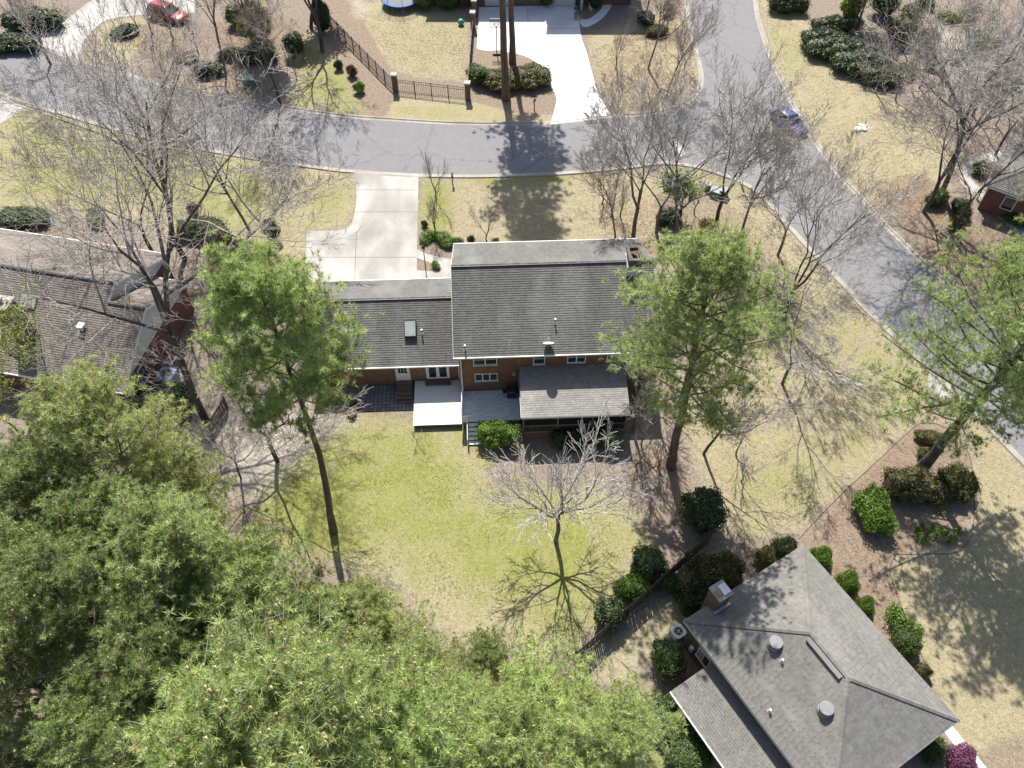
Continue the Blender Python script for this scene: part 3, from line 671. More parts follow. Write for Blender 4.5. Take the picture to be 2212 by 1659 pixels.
while c < .2:
    pl = clip_strip(c, c+.205, .08, 4.55, -2.92, -.01)
    if pl and len(pl) >= 3:
        ar = abs(sum(pl[i][0]*pl[(i+1)%len(pl)][1]-pl[(i+1)%len(pl)][0]*pl[i][1] for i in range(len(pl))))/2
        if ar > .004: MB().poly(pl, .742, .778).build('plank', 'deck_white', ud)
    c += .240
m = MB(); m.box((.05,-2.86,.78),(.14,-2.74,1.25)); m.box((.05,-.14,.78),(.14,-.02,1.25)); m.box((.04,-2.86,1.25),(.15,-.02,1.30)); m.box((.06,-2.74,.80),(.13,-.14,1.10)); m.build('railing', 'trim_white', mh)
m = MB(); m.box((.14,-2.98,.78),(.52,-2.9,1.55)); m.box((.10,-3.0,1.55),(.56,-2.88,1.6)); m.build('railing', 'trim_white', mh)
sr = MB()
for x in (.50, 1.62): sr.add([(x-.03,-2.93,.74),(x-.03,-4.75,.02),(x-.03,-4.45,.02),(x-.03,-2.93,.46),(x+.03,-2.93,.74),(x+.03,-4.75,.02),(x+.03,-4.45,.02),(x+.03,-2.93,.46)], [(0,1,2,3),(7,6,5,4),(0,4,5,1),(1,5,6,2),(2,6,7,3),(3,7,4,0)])
sr = sr.build('stairs', 'wood_grey', mh)
for i in range(5): MB().box((.54,-3.26-i*.335,.60-i*.125),(1.58,-2.96-i*.335,.645-i*.125)).build('tread', 'deck_white', sr)
m = MB(); m.bar((.48,-2.96,1.62),(.48,-4.7,.95),.06,.05); m.box((.45,-4.72,.0),(.51,-4.64,.95)); m.box((.45,-3.0,.78),(.51,-2.94,1.62))
for k in range(7):
    yy = -3.15-k*.21; zt = 1.62-(-(yy)-2.96)*.385; m.box((.465,yy-.02,zt-.75),(.495,yy+.02,zt-.02))
m.build('railing', 'trim_white', mh)
# patio of square pavers, door steps
pt = MB().box((-7.9,-1.15,-.05),(-3.72,1.42,.03)).build('patio', 'grout', mh)
pv = MB().box((-.137,-.137,.0),(.137,.137,.05)); pvm = new_mesh('paver', pv.v, pv.f, pv.t); pvm.materials.append(MATS['paver'])
for i in range(13):
    for j in range(8):
        o = ob('paver', pvm, None, pt, (-7.73+i*.318, -.98+j*.318, .012+random.random()*.012)); o.rotation_euler = (0,0,random.uniform(-.02,.02))
ds = MB().box((-5.12,.45,.02),(-3.90,1.43,.56)).build('door_steps', 'wood_brown', mh)
for i in range(5): MB().box((-5.15,.44+i*.2,.562),(-3.87,.63+i*.2,.60)).build('plank', 'wood_brown', ds)
for i in range(3):
    MB().box((-5.12,.44-(i+1)*.33+.03,.02),(-3.90,.44-i*.33-.005,.42-i*.15)).build('step', 'wood_brown', ds)
    MB().box((-5.15,.44-(i+1)*.33,.422-i*.15),(-3.87,.44-i*.33-.02,.455-i*.15)).build('tread', 'wood_brown', ds)
# screened porch with shed roof
pz0, pz1 = 3.78, 3.02
pr_ = MB().bar((4.6,-.06,pz0-.14),(12.5,-.06,pz0-.14),.05,.12).build('porch_roof', 'roof_under', mh)
shingle_slope(pr_, (4.55,-4.25,pz1), (12.62,-4.25,pz1), (12.62,-.03,pz0), (4.55,-.03,pz0), 'shingle_warm', th=.02)
m = MB(); m.box((4.53,-4.29,pz1-.2),(12.64,-4.252,pz1-.01)); m.box((4.5,-4.25,pz1-.18),(4.545,-.02,pz1-.02)); m.build('fascia', 'trim_grey', pr_)
MB().box((4.65,-4.1,.02),(12.5,-.02,.76)).build('porch_floor', 'wood_brown', mh)
for x in (4.72, 7.3, 9.9, 12.42): MB().box((x-.06,-4.1,.762),(x+.06,-3.98,2.8)).build('porch_post', 'wood_brown', mh)
for x in (4.72, 12.42): MB().box((x-.06,-2.1,.762),(x+.06,-1.98,3.1)).build('porch_post', 'wood_brown', mh)
for a, b in ((4.78,7.24),(7.36,9.84),(9.96,12.36)):
    MB().box((a,-4.055,.80),(b,-4.045,2.82)).build('screen', 'screen', mh)
    m = MB(); m.box((a,-4.13,1.62),(b,-4.07,1.70)); m.box((a,-4.13,.80),(b,-4.07,.88))
    n = int((b-a)/.14)
    for k in range(n): xx = a+(k+.5)*(b-a)/n; m.box((xx-.015,-4.115,.88),(xx+.015,-4.085,1.62))
    m.build('railing', 'wood_grey', mh)
for x in (4.70, 12.46): MB().box((x-.004,-3.97,.80),(x+.004,-.05,3.0)).build('screen', 'screen', mh)
# satellite dish, vents, tv wires
sdish = thing('satellite_dish', 'white satellite dish on the grey roof above the porch', 'dish', (mh.matrix_basis @ Vector((6.72, -.02, 5.72))))
sdish.rotation_euler = (0, 0, HOUSE_ROT)
MB().tube([(0,0,-.02),(0,-.05,.55)], .03, 8).build('mast', 'grey_metal', sdish)
m = MB(); V = []; nn = 20
ax = Vector((0,.64,.77)).normalized(); rt = Vector((1,0,0)); up = ax.cross(rt)
ctr = Vector((0,-.02,.62)); rings = [(0,0),(.15,.008),(.3,.035),(.42,.075)]
for rr, dd in rings:
    for k in range(nn):
        t = 2*math.pi*k/nn; V.append(ctr+rt*rr*math.cos(t)+up*rr*math.sin(t)*1.05+ax*dd)
Fc = []
for i in range(3):
    for k in range(nn): Fc.append((i*nn+k, i*nn+(k+1)%nn, (i+1)*nn+(k+1)%nn, (i+1)*nn+k))
V2 = [p-ax*.025 for p in V]; b = len(V); Fc += [tuple(reversed([i+b for i in f])) for f in Fc]; Fc += [(3*nn+k, 3*nn+(k+1)%nn, b+3*nn+(k+1)%nn, b+3*nn+k) for k in range(nn)]
MB().add(V+V2, Fc).build('reflector', 'white_metal', sdish)
m = MB(); tip = ctr+ax*.5-up*.22; m.bar(ctr-up*.42+ax*.08, tip, .03, .03); m.build('arm', 'grey_metal', sdish)
m = MB(); m.tube([tip, tip-ax*.02+up*.10], .05, 8); m.build('receiver', 'white_metal', sdish)

# ---------------------------------------------------------------- hipped house, lower right
ax_ = Vector((18.95-10.55, 24.27-19.2)); ang = math.atan2(ax_.y, ax_.x)
hh = thing('hip_roof_house', 'single-storey brick house with hipped grey-brown shingle roof in the lower right corner', 'house', (10.55, 19.2), ang)
W_, D_ = 9.8, 12.8; ze, zr = 4.0, 6.4           # local x along the short side, -y towards the camera side
MB().box((.42,-D_+.42,-.1),(W_-.42,-.42,3.9)).build('wall', 'brick_dark', hh)
rf = MB().bar((4.9,-5.0,zr-.14),(4.9,-7.8,zr-.14),.1,.1).build('roof', 'roof_under', hh)
a = (0,0,ze); b = (W_,0,ze); c = (W_,-D_,ze); d = (0,-D_,ze); r0 = (4.9,-4.9,zr); r1 = (4.9,-D_+4.9,zr)
shingle_slope(rf, a, d, r1, r0, 'shingle_hip', .165, .32, .028, singles=300)
shingle_slope(rf, d, c, r1, r1, 'shingle_hip', .165, .32, .028)
shingle_slope(rf, c, b, r0, r1, 'shingle_hip', .165, .32, .028)
shingle_slope(rf, b, a, r0, r0, 'shingle_hip', .165, .32, .028)
for p, q in ((a,r0),(b,r0),(c,r1),(d,r1)): cap_line(rf, (p[0],p[1],p[2]+.06), (q[0],q[1],q[2]+.06), 'shingle_hip', .30, .26, 'hip_cap')
cap_line(rf, (4.9,-4.9,zr+.06), (4.9,-D_+4.9,zr+.06), 'shingle_hip', .30, .26)
m = MB(); m.bar((4.55,-5.1,zr-.07),(4.55,-D_+5.1,zr-.07),.30,.16); m.build('ridge_vent', 'shingle_hip', rf)
for p, q in ((a,b),(b,c),(c,d),(d,a)):
    p = Vector(p); q = Vector(q); dd = (q-p).normalized(); m = MB(); m.bar(p-Vector((0,0,.13))+dd*.0, q-Vector((0,0,.13)), .05, .2); m.build('fascia', 'trim_grey', rf)
ks = (zr-ze)/4.9
def on_slope(x, y): return (x, y, ze+min(x, W_-x, -y, D_+y)*ks)
def hloc(px, py, h):
    p = G(px, py, h); dx, dy = p[0]-10.55, p[1]-19.2; return (dx*math.cos(ang)+dy*math.sin(ang), -dx*math.sin(ang)+dy*math.cos(ang))
for x, y in (hloc(1675,1389,5.7), hloc(1786,1530,5.8)):
    p = on_slope(x, y); o = MB().lathe([(.44,-.1),(.40,.06),(.24,.09),(.24,.2),(.40,.22),(.41,.36),(.38,.385),(.0,.39)], 24, p).build('attic_vent', 'vent_metal', rf)
for x, y in (hloc(1690,1426,5.6), hloc(1640,1550,4.8)): pipe_vent(rf, on_slope(max(x, .7), y), .25)
cm = MB().box((1.85,-.62,2.2),(2.8,.35,5.9)).build('chimney', 'brick_dark', hh)
MB().box((1.80,-.67,5.902),(2.85,.40,6.0)).build('chimney_cap', 'concrete', cm)
MB().box((1.92,-.4,6.002),(2.2,0.,6.14)).build('flue', 'rust', cm)
MB().box((2.26,-.5,6.002),(2.76,.16,6.16)).build('flue_cover', 'white_metal', cm)
MB().box((1.7,-.80,4.1),(2.95,-.622,4.5)).build('flashing', 'grey_metal', cm)
# window on the camera-side wall (faces -x)
wn = MB().box((.36,-2.6,1.2),(.418,-1.5,2.5)).build('window', 'trim_white', hh)
MB().box((.345,-2.52,1.3),(.358,-2.08,2.4)).build('pane', 'glass', wn); MB().box((.345,-2.02,1.3),(.358,-1.58,2.4)).build('pane', 'glass_pale', wn)
MB().box((.30,-2.66,1.12),(.358,-1.44,1.19)).build('sill', 'trim_white', wn)
MB().box((.22,-1.25,.9),(.418,-.95,1.45)).build('meter_box', 'white_metal', hh)
# lower rear roof
lw = MB().box((-2.4,-D_+.5,-.1),(.38,-3.0,2.1)).build('rear_wing_wall', 'brick_dark', hh)
lr = MB().bar((.1,-2.9,2.55),(.1,-D_-.1,2.55),.1,.06).build('rear_wing_roof', 'roof_under', hh)
shingle_slope(lr, (-2.75,-2.7,2.25), (-2.75,-D_-.2,2.25), (.38,-D_-.2,2.82), (.38,-2.7,2.82), 'shingle_hip', .165, .32, .028)
m = MB(); m.box((-2.85,-D_-.2,2.1),(-2.755,-2.7,2.24)); m.build('gutter', 'trim_white', lr)
# front porch slab and railing on the garden side
MB().box((W_-.4,-8.0,-.05),(W_+1.3,-5.4,.35)).build('front_porch', 'concrete', hh)
m = MB()
for p, q in (((W_-.3,-5.42,1.3),(W_+1.3,-5.42,1.3)),((W_+1.3,-5.42,1.3),(W_+1.3,-7.9,1.3)),((W_+1.3,-7.9,1.3),(W_-.3,-7.9,1.3)),((W_+.62,-5.42,1.28),(W_+.62,-7.9,1.28))): m.bar(p, q, .06, .06)
for x, y in ((W_+1.3,-5.42),(W_+1.3,-7.9),(W_+.62,-5.42),(W_+.62,-7.9)): m.box((x-.03,y-.03,.3),(x+.03,y+.03,1.3))
m.build('porch_railing', 'fence_metal', hh)

# ---------------------------------------------------------------- brick house at the left edge
LROT = R(-11.5)
lh = thing('gable_roof_house', 'red brick house with brown shingle gable roofs behind bare trees at the left edge', 'house', (-29.35, 37.35), LROT)
kL = .53
gable_wall(lh, -24, -3.3, .4, 14.0, -.1, 2.95, 2.95+6.8*kL, 'brick_red')
gable_wall(lh, -3.295, -.3, .4, 11.2, -.1, 2.95, 2.95+5.4*kL, 'brick_red', 'wing_wall')
for xx, dd in ((-.29, 11.2), (-3.285, 14.0)):
    yr = (.4+dd)/2; m = MB(); m.add([(xx,.4,2.9),(xx,dd,2.9),(xx,yr,2.95+(yr-.4)*kL-.02),(xx+.03,.4,2.9),(xx+.03,dd,2.9),(xx+.03,yr,2.95+(yr-.4)*kL-.02)], [(0,2,1),(3,4,5),(0,1,4,3),(1,2,5,4),(2,0,3,5)]); m.build('gable_siding', 'siding_pale', lh)
lr1 = gable_roof(lh, -24.4, -3.0, 0, 14.4, 3.0, 3.0+7.2*kL, 'shingle_brown', 'roof')
lr2 = gable_roof(lh, -3.02, .05, 0, 11.6, 3.005, 3.005+5.8*kL, 'shingle_brown', 'wing_roof')
for x, y in ((-9.7, 5.0),(-9.05, 5.0)):
    zz = 3+y*kL; m = MB(); nv = Vector((0,-kL,1)).normalized(); vv = Vector((0,1,kL)).normalized(); c0 = Vector((x,y,zz))
    V = [c0+Vector((sx*.29,0,0))+vv*sv*.5+nv*h for h in (0,.2) for sx, sv in ((-1,-1),(1,-1),(1,1),(-1,1))]
    s = m.add(V, [(3,2,1,0),(4,5,6,7),(0,1,5,4),(1,2,6,5),(2,3,7,6),(3,0,4,7)]).build('skylight', 'trim_grey', lr1)
    V = [c0+Vector((sx*.25,0,0))+vv*sv*.46+nv*h for h in (.201,.215) for sx, sv in ((-1,-1),(1,-1),(1,1),(-1,1))]
    MB().add(V, [(4,5,6,7),(0,1,5,4),(1,2,6,5),(2,3,7,6),(3,0,4,7)]).build('pane', 'glass_pale', s)
lc = MB().box((-9.4,2.0,3.5),(-8.2,3.1,8.2)).build('chimney', 'brick_dark', lh)
MB().box((-9.5,1.9,8.202),(-8.1,3.2,8.4)).build('chimney_cap', 'concrete', lc)
MB().lathe([(.16,0),(.16,.3),(.24,.32),(.2,.42)], 10, (-8.8,2.55,8.402)).build('flue', 'grey_metal', lc)
bv = MB().box((-4.7,3.6,4.9),(-4.35,3.95,5.35)).build('roof_vent', 'white_metal', lr1)
MB().box((-4.78,3.52,5.352),(-4.27,4.03,5.42)).build('cap', 'white_metal', bv)
# gable window with red shutters on the end wall (faces +x)
X = -.298
wn = MB().box((X,2.35,1.0),(X+.07,3.35,2.45)).build('window', 'trim_white', lh)
MB().box((X+.072,2.43,1.08),(X+.08,3.27,1.70)).build('pane', 'glass', wn); MB().box((X+.072,2.43,1.76),(X+.08,3.27,2.37)).build('pane', 'glass', wn)
MB().box((X+.072,2.3,.90),(X+.14,3.4,.99)).build('sill', 'trim_white', wn)
for ya in (1.82, 3.40): MB().box((X+.001,ya,1.0),(X+.06,ya+.48,2.45)).build('shutter', 'brick_red', lh)
MB().box((X+.001,4.6,.9),(X+.1,4.75,1.4)).build('pipe_box', 'dark_metal', lh)

# ---------------------------------------------------------------- house at the top edge (its front lies in its own shade)
th_ = thing('shaded_house', 'dark brick house front in shade beside the white driveway at the top edge', 'house', (-11.5, 98.3), 0)
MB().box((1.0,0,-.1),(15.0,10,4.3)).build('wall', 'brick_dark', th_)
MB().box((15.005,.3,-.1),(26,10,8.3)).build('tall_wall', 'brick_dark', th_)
rt_ = MB().bar((.7,5,6.9),(15,5,6.9),.1,.1).build('roof', 'roof_under', th_)
shingle_slope(rt_, (.7,-.4,4.45), (15.0,-.4,4.45), (15.0,5,7.2), (.7,5,7.2), 'shingle_grey'); shingle_slope(rt_, (15.0,10.4,4.45), (.7,10.4,4.45), (.7,5,7.2), (15.0,5,7.2), 'shingle_grey')
rt2 = MB().bar((14.7,5,11),(26.4,5,11),.1,.1).build('tall_roof', 'roof_under', th_)
shingle_slope(rt2, (14.65,-.2,8.5), (26.4,-.2,8.5), (26.4,5,11.3), (14.65,5,11.3), 'shingle_grey'); shingle_slope(rt2, (26.4,10.2,8.5), (14.65,10.2,8.5), (14.65,5,11.3), (26.4,5,11.3), 'shingle_grey')
for x in (16.0, 8.2):
    d = MB().box((x,-.06,.05),(x+3.2,-.005 if x < 15 else .29,2.5)).build('garage_door', 'trim_grey', th_)
    for k in range(4): MB().box((x+.1,-.075,.12+k*.6),(x+3.1,-.062,.64+k*.6)).build('panel', 'trim_grey', d)
wn = MB().box((20.6,.2,1.2),(21.8,.295,2.7)).build('window', 'trim_white', th_); MB().box((20.7,.18,1.3),(21.7,.198,2.6)).build('pane', 'glass', wn)
MB().box((19.8,-.9,0),(20.1,.28,2.6)).build('porch_pillar', 'concrete', th_)
for x in (1.5, 4.5):
    wn = MB().box((x,-.08,1.0),(x+1.4,-.004,2.6)).build('window', 'trim_white', th_); MB().box((x+.1,-.095,1.1),(x+1.3,-.082,2.5)).build('pane', 'glass', wn)

# ---------------------------------------------------------------- grey roofed house at the right edge
rh = thing('grey_roof_house', 'house with grey hipped roof half hidden by bare trees at the upper right edge', 'house', (46.2, 64.6), R(-34))
def hip_house(root, x0, x1, y0, y1, ze, zr, mat, inset):
    MB().box((x0+.4,y0+.4,-.1),(x1-.4,y1-.4,ze-.06)).build('wall', 'brick_red', root)
    rf = MB().bar(((x0+x1)/2-.2,(y0+y1)/2,zr-.12),((x0+x1)/2+.2,(y0+y1)/2,zr-.12),.1,.1).build('roof', 'roof_under', root)
    a=(x0,y0,ze); b=(x1,y0,ze); c=(x1,y1,ze); d=(x0,y1,ze); ym=(y0+y1)/2; r0=(x0+inset,ym,zr); r1=(x1-inset,ym,zr)
    shingle_slope(rf,a,b,r1,r0,mat); shingle_slope(rf,b,c,r1,r1,mat); shingle_slope(rf,c,d,r0,r1,mat); shingle_slope(rf,d,a,r0,r0,mat)
    for p,q in ((a,r0),(b,r1),(c,r1),(d,r0),(r0,r1)): cap_line(rf,(p[0],p[1],p[2]+.05),(q[0],q[1],q[2]+.05),'ridge_cap',.28)
    for p,q in ((a,b),(b,c),(c,d),(d,a)): MB().bar((p[0],p[1],ze-.14),(q[0],q[1],ze-.14),.05,.18).build('fascia','trim_white',rf)
    return rf
hip_house(rh, 0, 15, -4, 6, 3.0, 5.6, 'shingle_grey', 5.0)
hip_house(rh, 3.5, 9.0, 6.2, 13, 3.0, 4.7, 'shingle_grey', 2.4)
for x in (2.0, 5.5, 9):
    wn = MB().box((x,-3.68,1.0),(x+1.1,-3.603,2.4)).build('window', 'trim_white', rh); MB().box((x+.08,-3.70,1.08),(x+1.02,-3.682,2.32)).build('pane', 'glass', wn)

# ================================================================== VEGETATION
def tubes_mesh(name, groups, tints=True):
    """groups: dict (npts, sides) -> list of (pts list, radii list, tint)"""
    Vs = []; Qs = []; Ts = []; off = 0
    for (n, sd_), lst in groups.items():
        P = np.array([l[0] for l in lst], float); Rr = np.array([l[1] for l in lst], float); T = np.array([l[2] for l in lst], float)
        d = P[:, -1]-P[:, 0]; d /= (np.linalg.norm(d, axis=1)[:, None]+1e-9)
        ref = np.where(np.abs(d[:, 2:3]) < .85, np.array([[0, 0, 1.]]), np.array([[1., 0, 0]]))
        a = np.cross(d, ref); a /= np.linalg.norm(a, axis=1)[:, None]; b_ = np.cross(d, a)
        th = np.arange(sd_)*2*np.pi/sd_
        ring = a[:, None, :]*np.cos(th)[None, :, None]+b_[:, None, :]*np.sin(th)[None, :, None]     # B,s,3
        V = P[:, :, None, :]+ring[:, None, :, :]*Rr[:, :, None, None]                              # B,n,s,3
        Bn = len(lst); idx = (np.arange(Bn*n*sd_)+off).reshape(Bn, n, sd_)
        nxt = np.roll(idx, -1, axis=2)
        q = np.stack([idx[:, :-1], nxt[:, :-1], nxt[:, 1:], idx[:, 1:]], -1).reshape(-1, 4)
        Vs.append(V.reshape(-1, 3)); Qs.append(q); Ts.append(np.repeat(T, n*sd_)); off += Bn*n*sd_
    m = fast_mesh(name, np.vstack(Vs), np.vstack(Qs), np.concatenate(Ts))
    m.polygons.foreach_set('use_smooth', np.ones(len(m.polygons), bool)); return m
class Wood:
    def __init__(s): s.g = {}; s.tips = []
    def add(s, pts, rad, sides, t=.5): s.g.setdefault((len(pts), sides), []).append((pts, rad, t))
def rot_about(d, ang, az, rnd):
    d = Vector(d); a = d.cross(Vector((0,0,1)) if abs(d.z) < .95 else Vector((1,0,0))).normalized(); b = d.cross(a)
    return (d*math.cos(ang)+(a*math.cos(az)+b*math.sin(az))*math.sin(ang)).normalized()
def bare_tree(seed, H=14., r0=.22, first=.3, levels=5, spread=.75, upward=.12, lean=(0,0), kids=(6,6,6,5,4), forks=None, rmin=.014, wander=.10, lenf=(.52,.62), forkz=.24, forka=(.18,.42), forkl=(.55,.72), flv=0):
    """leafless tree: returns (trunk wood, twig wood)"""
    rnd = random.Random(seed); A = Wood(); T = Wood()
    def grow(p, d, L, r, lv, t0):
        n = 7 if lv == 0 else (5 if lv <= 2 else (4 if lv == 3 else 3)); pts = [p]; rad = [r]; dd = Vector(d); cur = Vector(p)
        for i in range(1, n):
            dd = (dd+Vector((rnd.gauss(0,wander), rnd.gauss(0,wander), rnd.gauss(0,wander*.6)+(upward if lv else 0)))).normalized()
            cur = cur+dd*(L/(n-1)); pts.append(cur.copy()); rad.append(max(rmin, r*(1-.72*i/(n-1))))
        sides = 8 if lv == 0 else (6 if lv == 1 else (4 if lv == 2 else 3))
        (A if lv <= 1 else T).add([tuple(q) for q in pts], rad, sides, t0)
        if lv >= levels-1: T.tips.append((tuple(pts[-1]), tuple(dd))); return
        nk = kids[lv]; st = first if lv == 0 else .22
        for k in range(nk):
            t = st+(1-st)*((k+rnd.random()*.8)/nk); t = min(t, .98); x = t*(n-1); i = min(int(x), n-2); f = x-i
            q = Vector(pts[i]).lerp(Vector(pts[i+1]), f); rr = rad[i]+(rad[i+1]-rad[i])*f
            bd = (Vector(pts[i+1])-Vector(pts[i])).normalized()
            ang = rnd.uniform(.45, 1.0)*spread*(1.15-.35*t); az = k*2.4+rnd.uniform(-.6,.6)
            nd = rot_about(bd, ang, az, rnd)
            if nd.z < -.15: nd.z *= .3; nd.normalize()
            grow(q, nd, L*rnd.uniform(*lenf)*(1.1-.45*t if lv == 0 else 1.05-.35*t), max(rmin, min(rr*.85, r*rnd.uniform(.5,.62)*(1.05-.3*t))), lv+1, rnd.random())
        # leader continues
        if lv: grow(pts[-1], dd, L*.5, rad[-1]*.95, lv+1, rnd.random())
    d0 = Vector((lean[0], lean[1], 1)).normalized()
    if forks:
        pts = [Vector((0,0,-.1)), d0*H*forkz*.5+Vector((rnd.gauss(0,.1),rnd.gauss(0,.1),0)), d0*H*forkz]; A.add([tuple(q) for q in pts], [r0*1.15, r0, r0*.95], 8, .5)
        for k in range(forks):
            az = k*2*math.pi/forks+rnd.uniform(-.4,.4); nd = rot_about(d0, rnd.uniform(*forka), az, rnd); grow(pts[-1]-d0*.1, nd, H*rnd.uniform(*forkl), r0*rnd.uniform(.5,.68), max(flv, 1 if levels <= 4 else 0), .5)
    else: grow(Vector((0,0,-.1)), d0, H*.8, r0, 0, .5)
    return A, T
def leaf_quads(C, Nn, size, rng, tint, flat=.0):
    """diamond leaves at centres C with normals Nn"""
    n = len(C); a = np.cross(Nn, rng.normal(size=(n, 3))); a /= np.linalg.norm(a, axis=1)[:, None]+1e-9; b_ = np.cross(Nn, a)
    s = size*rng.uniform(.6, 1.35, n)[:, None]
    V = np.stack([C-a*s, C-b_*s*.55, C+a*s, C+b_*s*.55], 1).reshape(-1, 3)
    return V, np.arange(n*4).reshape(n, 4), np.repeat(tint, 4)
def needle_tufts(C, D, K, ln, wd, rng, spread=.8):
    n = len(C); d = D[:, None, :]*rng.uniform(.35, 1.0, (n, K, 1))+rng.normal(size=(n, K, 3))*spread
    d /= np.linalg.norm(d, axis=2)[:, :, None]; l = ln*rng.uniform(.65, 1.2, (n, K, 1))
    sd_ = np.cross(d, rng.normal(size=(n, K, 3))*.45+np.array([0, .25, 1.])); sd_ /= np.linalg.norm(sd_, axis=2)[:, :, None]+1e-9
    c = C[:, None, :]; V = np.stack([c-sd_*wd/2+d*.02, c+sd_*wd/2+d*.02, c+d*l*.7+sd_*wd*.45, c+d*l], 2)
    V = V[:, :, [0, 1, 3]].reshape(-1, 3)
    t = np.clip(rng.uniform(.05, .95, n), 0, 1)
    return V, np.arange(n*K*3).reshape(-1, 3), np.repeat(t, K*3)
def pine(seed, H=24., R_=4.6, cb=.5, r0=.27, lean=(0,0), dens=1.0, K=22, ln=.38, wd=.033, cones=0, bend=0.0, droop=0.0, whorl=.62, top=1.0, side=None):
    """loblolly-like pine: bare lower trunk, ascending limbs carrying needle tufts"""
    rnd = random.Random(seed); rng = np.random.default_rng(seed); A = Wood(); B = Wood(); C = []; D = []
    n = 11; tp = []
    for i in range(n):
        f = i/(n-1); tp.append(Vector((lean[0]*H*f+bend*math.sin(f*3.1)*H*.03+rnd.gauss(0,.05)*(i > 0), lean[1]*H*f+rnd.gauss(0,.05)*(i > 0), H*f-.1*(i == 0))))
    tr = [r0*(1.25 if i == 0 else 1)*(1-.80*(i/(n-1))**1.1) for i in range(n)]
    A.add([tuple(q) for q in tp], tr, 9)
    def trunk_at(z):
        x = z/H*(n-1); i = min(int(x), n-2); return tp[i].lerp(tp[i+1], x-i), tr[i]
    z = H*cb; az = rnd.uniform(0, 6.28)
    while z < H*.985:
        f = (z/H-cb)/(1-cb)                                   # 0 crown base .. 1 top
        prof = min(1, .55+1.6*f) if f < .28 else math.sqrt(max(.0, 1-((f-.28)/.76)**2))
        L = R_*prof*rnd.uniform(.72, 1.05)
        nb = rnd.choice((2,2,3,3)) if f < .85 else 3
        for k in range(nb):
            az += 2.4+rnd.uniform(-.5,.5); Lb = L*rnd.uniform(.70,1.05)
            if side is not None: Lb *= 1+.45*math.cos(az-side)
            if Lb < .25: continue
            p, rr = trunk_at(z); el = -.12+f*.85+rnd.uniform(-.12,.2)-droop
            d = Vector((math.cos(az)*math.cos(el), math.sin(az)*math.cos(el), math.sin(el)))
            pts = [p]; cur = p.copy(); dd = d.copy(); m = 5
            for i in range(1, m):
                dd = (dd+Vector((rnd.gauss(0,.09), rnd.gauss(0,.09), .10+rnd.gauss(0,.06)))).normalized(); cur = cur+dd*Lb/(m-1); pts.append(cur.copy())
            rb = max(.02, min(rr*.45, .018*Lb+.012)); A.add([tuple(q) for q in pts], [rb*(1-.7*i/(m-1)) for i in range(m)], 4)
            # needle tufts gathered in a rounded clump over the outer part of the limb
            sg = .088*Lb+.15; nt_ = max(7, int((Lb*13+10)*dens)); k_ = 0
            while k_ < nt_:
                t = 1-.62*rnd.random()**1.25; x = min(t, .999)*(m-1); i = int(x); q = pts[i].lerp(pts[min(i+1,m-1)], x-i)
                of = Vector((rnd.gauss(0,sg), rnd.gauss(0,sg), abs(rnd.gauss(0,sg*.55))-.08)); e = q+of
                nsub = 1 if rnd.random() < .4 else 3
                for u_ in range(nsub):
                    c_ = e+Vector((rnd.gauss(0,.13), rnd.gauss(0,.13), rnd.gauss(0,.09))); C.append(c_)
                    D.append((of.normalized()*.55+Vector((0,0,.85))).normalized()); k_ += 1
                if k_ % 3 == 0: B.add([tuple(q), tuple(q.lerp(e,.55)+Vector((0,0,-.04))), tuple(e)], [.015,.011,.008], 3)
            for t in (.86, .95, 1.0):
                C.append(pts[-2].lerp(pts[-1], t)); D.append((dd+Vector((0,0,.3))).normalized())
        z += whorl*rnd.uniform(.6,1.3)*(1-.45*f)
    C.append(tp[-1]); D.append(Vector((0,0,1)))
    C = np.array([tuple(c) for c in C]); D = np.array([tuple(d) for d in D])
    V, Q, T = needle_tufts(C, D, K, ln, wd, rng); print('pine tufts', len(C))
    crown = fast_mesh('crown', V, Q, T); trunk = tubes_mesh('trunk', A.g); tw = tubes_mesh('branchlets', B.g)
    pol = None
    if cones:
        k = rng.choice(len(C), min(cones, len(C)), replace=False); cc = C[k]+D[k]*ln*.38+rng.normal(size=(len(k),3))*.04
        s = .055*rng.uniform(.7,1.4,(len(k),1)); o6 = np.array([(1,0,0),(-1,0,0),(0,1,0),(0,-1,0),(0,0,1.3),(0,0,-1.3)])
        Vp = (cc[:,None,:]+o6[None]*s[:,:,None]).reshape(-1,3); f8 = np.array([(0,2,4),(2,1,4),(1,3,4),(3,0,4),(2,0,5),(1,2,5),(3,1,5),(0,3,5)])
        pol = fast_mesh('pollen_cones', Vp, (np.arange(len(k))[:,None,None]*6+f8[None]).reshape(-1,3))
    return trunk, tw, crown, pol
def put_tree(name, label, cat, xy, meshes, mats, rz=0.0, sc=1.0, group=None, names=('trunk','branchlets','crown','pollen_cones')):
    t = thing(name, label, cat, (xy[0], xy[1], 0), rz, group); t.scale = (sc, sc, sc)
    for me_, mt, nm in zip(meshes, mats, names):
        if me_ is None: continue
        o = bpy.data.objects.new(nm, me_); COL.objects.link(o); o.parent = t
        if nm in ('branchlets','pollen_cones','twigs','crown'): o['kind'] = 'stuff'
        if not me_.materials: me_.materials.append(MATS[mt])
        if me_.materials[0] != MATS[mt]: o.material_slots[0].link = 'OBJECT'; o.material_slots[0].material = MATS[mt]
    return t

